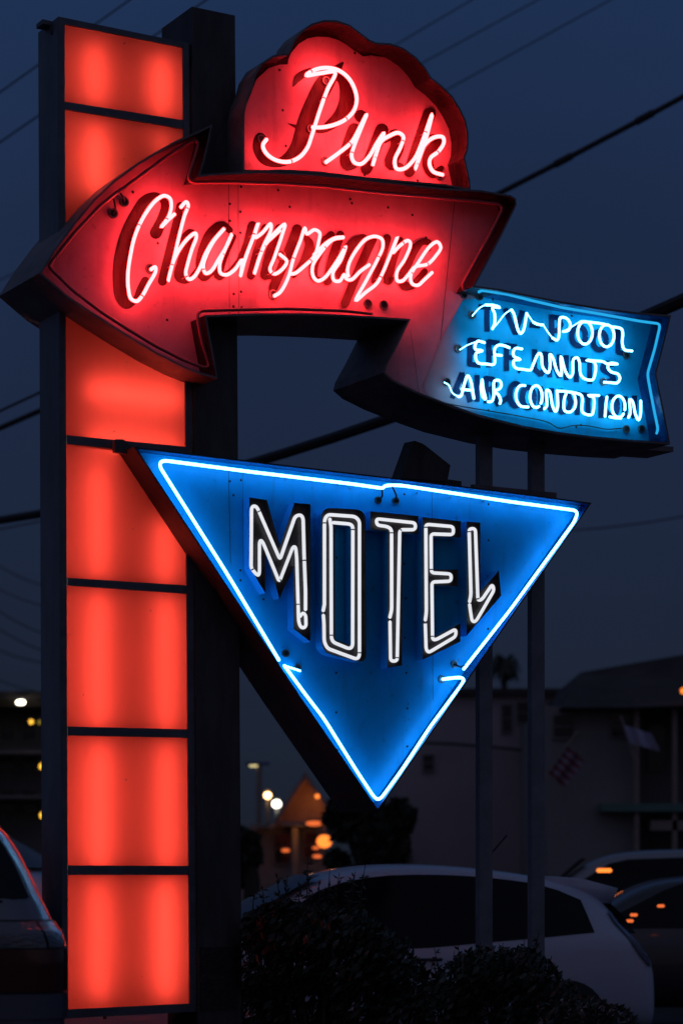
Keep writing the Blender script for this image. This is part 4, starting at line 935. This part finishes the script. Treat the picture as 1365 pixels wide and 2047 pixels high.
# ================================================================== background buildings
def bld(name, lab, cat_, base): t = thing(name, lab, cat_, base); return t
def wbox(mb, u0, v0, u1, v1, Y, dep, mi=0, down=False):      # box whose front stands at distance Y and spans these rows/columns
    a, c = at(u0, v0, Y), at(u1, v1, Y); zb = 0 if down else c.z
    mb.box(V((a.x + c.x) / 2, Y + dep / 2, (a.z + zb) / 2), (abs(c.x - a.x), dep, abs(a.z - zb)), mi)
def window(t, u0, v0, u1, v1, Y, fm='trim_wood', gm='window_dark'):
    b = MB(); wbox(b, u0 - 2, v0 - 2, u1 + 2, v0, Y - .05, .1); wbox(b, u0 - 2, v1, u1 + 2, v1 + 3, Y - .07, .12); wbox(b, u0 - 2, v0, u0, v1, Y - .05, .1); wbox(b, u1, v0, u1 + 2, v1, Y - .05, .1)
    wbox(b, u0, (v0 + v1) / 2 - 1, u1, (v0 + v1) / 2 + 1, Y - .045, .08)
    f_ = b.build('window', fm, t)
    g_ = MB(); wbox(g_, u0, v0, u1, v1, Y - .02, .03); sub(g_, 'pane', gm, f_)
Yb = 46.0
t = bld('tan_building', 'plain pale two-storey building seen between the triangle sign and the posts', 'building', (gx(960, Yb), Yb, 0))
b = MB(); wbox(b, 790, 1388, 1135, 0, Yb, 9, 0, True); b.build('wall', 'wall_tan', t)
b = MB(); wbox(b, 784, 1376, 1141, 1388, Yb - .2, 9.4); b.build('roof_edge', 'roof_dark', t)
for q_ in ((1004, 1410, 1022, 1462), (846, 1510, 866, 1540), (800, 1700, 822, 1718), (1034, 1405, 1058, 1445), (1150, 1690, 1150 + .1, 1691)): 
    if q_[0] < 1130: window(t, *q_, Yb, 'wall_dark')
b = MB(); b.tube([at(850, 1485, Yb - .3), at(900, 1487, Yb - .3), at(990, 1494, Yb - .3), at(1062, 1502, Yb - .3)], .03, 6); b.build('wall_cable', 'wire', t)
Yr = 40.0
t = bld('porch_building', 'grey house with a deep dark sloping roof and wooden porch posts at the right edge', 'building', (gx(1300, Yr), Yr, 0))
b = MB(); wbox(b, 1092, 1412, 1270, 0, Yr, 8, 0, True); wbox(b, 1270, 1412, 1700, 0, Yr + 2.2, 5.8, 0, True); b.build('wall', 'wall_grey', t)
b = MB(); f = [at(1122, 1415, Yr - .6), at(1160, 1344, Yr + 1.2), at(1700, 1250, Yr + 1.2), at(1700, 1395, Yr - .6), at(1270, 1414, Yr - .6)]
b.prism(f, [p + V(0, 7, 0) for p in f]); b.build('roof', 'roof_dark', t)
for u in (1272, 1348): b = MB(); wbox(b, u - 5, 1400, u + 5, 0, Yr - .3, .14, 0, True); b.build('porch_post', 'trim_wood', t)
b = MB(); wbox(b, 1200, 1606, 1700, 1622, Yr - .4, 2.4); b.build('balcony_floor', 'trim_green', t)
b = MB(); wbox(b, 1300, 1640, 1700, 1660, Yr - .3, .2); b.build('porch_board', 'trim_wood', t)
for q_ in ((1106, 1430, 1146, 1474), (1222, 1430, 1256, 1472), (1296, 1440, 1330, 1540)): window(t, *q_, Yr if q_[0] < 1270 else Yr + 2.2, 'wall_grey')
b = MB(); b.tube([at(1363, 1381, Yr - .7) - V(0, 0, .03), at(1363, 1381, Yr - .7) + V(0, 0, .03)], .03, 8); b.build('porch_lamp', 'lamp_orange', t)
# flags on the porch building
def flag(name, lab, P, Y, stripes, cols, mats):
    c = at(*P[0], Y); t = thing(name, lab, 'flag', tuple(c)); b = MB(); n_ = 10
    A = [at(*p, Y) for p in P]       # quad: hoist top, hoist bottom, fly bottom, fly top
    for s_ in range(stripes):
        vs = []
        for i in range(n_ + 1):
            for e in (s_ / stripes, (s_ + 1) / stripes):
                h = A[0].lerp(A[1], e); f_ = A[3].lerp(A[2], e); p = h.lerp(f_, i / n_); vs.append(p + V(0, .05 * math.sin(i * 1.1), 0))
        b.add(vs, [(2 * i, 2 * i + 1, 2 * i + 3, 2 * i + 2) for i in range(n_)], cols[s_ % len(cols)])
    b.build('cloth', mats, t)
    b = MB(); d = (A[0] - A[1]).normalized(); b.tube([A[1] - d * .3 + V(0, .05, 0), A[0] + d * .15 + V(0, .05, 0)], .02, 6); b.build('flag_pole', 'trim_wood', t)
flag('striped_flag', 'red and white striped flag hanging on the grey house wall beside the farther post', [(1096, 1545), (1133, 1492), (1168, 1520), (1128, 1575)], Yr - .9, 9, (0, 1), ['flag_red', 'flag_white'])
flag('pale_flag', 'small pale flag hanging from the porch of the grey house', [(1246, 1449), (1258, 1486), (1318, 1502), (1300, 1466)], Yr - .9, 1, (0,), ['flag_pale'])
# left building
Yl = 50.0
t = bld('dark_building', 'dark flat-roofed building with small yellow lamps at the left edge', 'building', (gx(20, Yl), Yl, 0))
b = MB(); wbox(b, -260, 1412, 140, 0, Yl, 10, 0, True); b.build('wall', 'wall_dark', t)
b = MB(); wbox(b, -270, 1382, 150, 1398, Yl - 2.2, 12.5); wbox(b, -270, 1398, 150, 1412, Yl - 1.9, 12); b.build('roof', 'roof_dark', t)
for k in range(3):
    for j in range(2): window(t, 2 + j * 44, 1440 + k * 70, 28 + j * 44, 1480 + k * 70, Yl, 'wall_grey')
b = MB(); wbox(b, -260, 1500, 140, 1506, Yl - 1.8, 1.8); wbox(b, -260, 1590, 140, 1596, Yl - 1.8, 1.8); b.build('gallery_floor', 'wall_dark', t)
def bulb(name, lab, u, v, Y, r, m1, grp=None, wide=1., cat_='lamp', pole=False):
    c = at(u, v, Y); t = thing(name, lab, cat_, (c.x, c.y, 0 if pole else c.z), grp)
    b = MB(); k, l = 12, 8
    vs = []
    for i in range(l + 1):
        for j in range(k):
            th = math.pi * i / l; ph = 2 * math.pi * j / k; vs.append(c + V(r * wide * math.sin(th) * math.cos(ph), r * math.sin(th) * math.sin(ph), r * math.cos(th)))
    b.add(vs, [(i * k + j, i * k + (j + 1) % k, (i + 1) * k + (j + 1) % k, (i + 1) * k + j) for i in range(l) for j in range(k)]); b.build('bulb', m1, t, True)
    b = MB(); b.box(c + V(0, .05, r * 1.05 + .02), (r * wide * 1.6, r * 1.5, .04)); 
    if pole: b.tube([V(c.x, c.y + .15, 0), V(c.x, c.y + .15, c.z + r + .03)], .05, 8); b.build('lamp_post', 'wall_grey', t)
    else: b.build('bracket', 'frame_metal', t)
    return t
bulb('eave_lamp', 'bright white oval lamp under the flat roof at the left edge', 42, 1404, Yl - 2.4, .045, 'lamp_white', wide=2.0)
for (u, v, m1, r, lab) in ((63, 1443, 'lamp_yellow', .045, 'yellow wall lamp, upper one, left of the pillar'), (80, 1444, 'lamp_dim', .045, 'dim yellow wall lamp close beside the upper yellow one'), (85, 1532, 'lamp_yellow', .06, 'yellow wall lamp at mid height left of the pillar'), (86, 1630, 'lamp_yellow', .06, 'yellow wall lamp lowest, just above the pale car windscreen')):
    bulb('wall_lamp', lab, u, v, Yl - 2.4 if v < 1500 else Yl - 2.0, r, m1, 'yellow lamps on the left building')
# gabled house with warm light
Yg = 42.0
t = bld('gabled_house', 'small gabled house warmly lit in orange, low behind the triangle tip', 'house', (gx(600, Yg), Yg, 0))
b = MB(); wbox(b, 470, 1655, 650, 0, Yg, 6, 0, True); f = [at(545, 1654.6, Yg), at(612, 1552, Yg), at(650, 1610, Yg), at(650, 1654.6, Yg)]; b.prism(f, [p + V(0, 6, 0) for p in f]); b.build('wall', 'orange_wall', t)
b = MB(); 
f = [at(536, 1656, Yg - .7), at(610, 1542, Yg - .7), at(655, 1608, Yg - .7), at(652, 1616, Yg - .7), at(610, 1556, Yg - .7), at(546, 1656, Yg - .7)]
b.prism(f, [p + V(0, 7.2, 0) for p in f]); b.build('gable_roof', 'trim_wood', t)
b = MB(); wbox(b, 500, 1648, 545, 1655, Yg - .5, 6.8); wbox(b, 560, 1642, 640, 1650, Yg - 1.2, 1.2); b.build('eave', 'trim_wood', t)
for u in (590, 505): b = MB(); wbox(b, u - 6, 1655, u + 6, 0, Yg - .6, .2, 0, True); b.build('porch_post', 'trim_wood', t)
window(t, 550, 1668, 578, 1725, Yg); window(t, 608, 1665, 634, 1715, Yg)
# porch light under the gable and flame-coloured lamps
bulb('porch_lamp', 'large warm orange lamp glowing over the white car roof', 648, 1682, Yg - 2.4, .11, 'lamp_orange', wide=1.15)
bulb('porch_lamp', 'warm orange lamp inside the gable of the small house', 634, 1592, Yg - 1.0, .04, 'lamp_orange', wide=1.0)
for (u, v, r, w_, lab) in ((628, 1646, .045, 3.2, 'flat orange lamp just below the gable eave'), (634, 1712, .03, 2.6, 'dim orange lamp lowest of the cluster above the car roof'), (571, 1700, .03, 2.4, 'small red lamp in the window of the gabled house'), (631, 1695, .025, 2.4, 'small orange lamp left of the large orange lamp')):
    bulb('porch_lamp', lab, u, v, Yg - 2.0, r, 'lamp_red', wide=w_)
def glow_at(u, v, Y, watts, col, parent_name):
    l = bpy.data.lights.new('lamp_light', 'POINT'); l.energy = watts; l.color = col; l.shadow_soft_size = .08
    o = bpy.data.objects.new('lamp_light', l); COL.objects.link(o); p = bpy.data.objects[parent_name]; o.parent = p; o.location = at(u, v, Y) - p.location
glow_at(636, 1600, Yg - .4, 2.2, (1, .26, .07), 'porch_lamp.001')
glow_at(640, 1675, Yg - .9, 3.5, (1, .34, .09), 'porch_lamp')
glow_at(595, 1665, Yg - .9, .8, (1, .40, .14), 'porch_lamp.002')
t = bulb('street_lamp', 'street lamp with glowing orange-white globe near the gable', 535, 1590, 52, .068, 'lamp_warm', wide=1.1, cat_='street lamp', pole=True)
t = bulb('street_lamp', 'street lamp with cool white globe touching the gable slope', 553, 1607, 60, .085, 'lamp_white', wide=1.2, cat_='street lamp', pole=True)
c = at(518, 1530, 48); t = thing('street_lamp', 'tall pale street lamp with flat double head right of the black pole', 'street lamp', (c.x, c.y, 0))
b = MB(); b.tube([V(c.x, c.y, 0), V(c.x, c.y, c.z + .02)], .055, 8); b.build('lamp_post', 'trim_wood', t)
b = MB(); b.box(c + V(-.12, 0, .03), (.28, .12, .05)); b.box(c + V(.1, 0, .03), (.22, .12, .05)); b.build('lamp_head', 'flag_blue', t)
b = MB(); b.box(c + V(-.11, 0, -.01), (.16, .10, .028)); b.build('lens', 'lamp_pale', t)
# trees behind
def tree(lab, u, vtop, vbot, Y, wid, name='dark_tree', grp='trees beyond the parking lot'):
    base = V(gx(u, Y), Y, 0); t = thing(name, lab, 'tree', base, grp); t['_local'] = 1
    zt, zb = gz(vtop, Y), gz(vbot, Y); b = MB(); b.tube(cat([V(0, 0, 0), V(.08, 0, zb), V(0, .1, (zt + zb) / 2)], 5), .16, 8, taper=.4)
    for _ in range(7): 
        a = random.uniform(0, 6.28); b.tube([V(0, 0, zb), V(math.cos(a) * wid * .6, math.sin(a) * wid * .4, random.uniform(zb, zt) * .95)], .05, 6, taper=.3)
    b.build('trunk', 'bark', t); b = MB()
    for _ in range(14):
        leafy(b, (random.uniform(-.7, .7) * wid, random.uniform(-.5, .5) * wid, random.uniform(zb, zt - .2 * (zt - zb))), [wid * random.uniform(.22, .42)] * 3, 230, .10)
    b.build('crown', 'leaf_dark', t)
tree('dark leafy tree just right of the triangle sign tip, low', 775, 1545, 1715, 36, .45)
tree('dark leafy tree under the triangle sign tip beside the orange lamp', 715, 1560, 1730, 38, .5)
tree('dark slim tree hidden low between black pole and street lamp', 493, 1640, 1760, 34, .3)
base = V(gx(1000, 60), 60, 0); t = thing('palm_tree', 'small dark palm top above the tan building roof', 'palm', base); t['_local'] = 1
b = MB(); zt = gz(1330, 60); b.tube([V(0, 0, 0), V(.1, 0, zt)], .12, 8, taper=.6); b.build('trunk', 'bark', t)
b = MB()
for k in range(16):
    a = 2 * math.pi * k / 16; d = V(math.cos(a), math.sin(a), 0); r_ = random.uniform(.3, .5); up = random.uniform(.1, .5)
    pts = [V(.1, 0, zt) + d * r_ * s_ + K * (up * math.sin(s_ * 2.2) - .5 * s_ * s_) for s_ in (0, .25, .5, .75, 1)]; sd_ = d.cross(K)
    for i in range(4):
        b.add([pts[i], pts[i] + sd_ * .1 - K * .06, pts[i + 1] + sd_ * .08 - K * .06, pts[i + 1], pts[i + 1] - sd_ * .08 - K * .06, pts[i] - sd_ * .1 - K * .06], [(0, 1, 2, 3), (3, 4, 5, 0)])
b.build('crown', 'leaf_dark', t)

for o in bpy.data.objects:
    if '_local' in o: del o['_local']
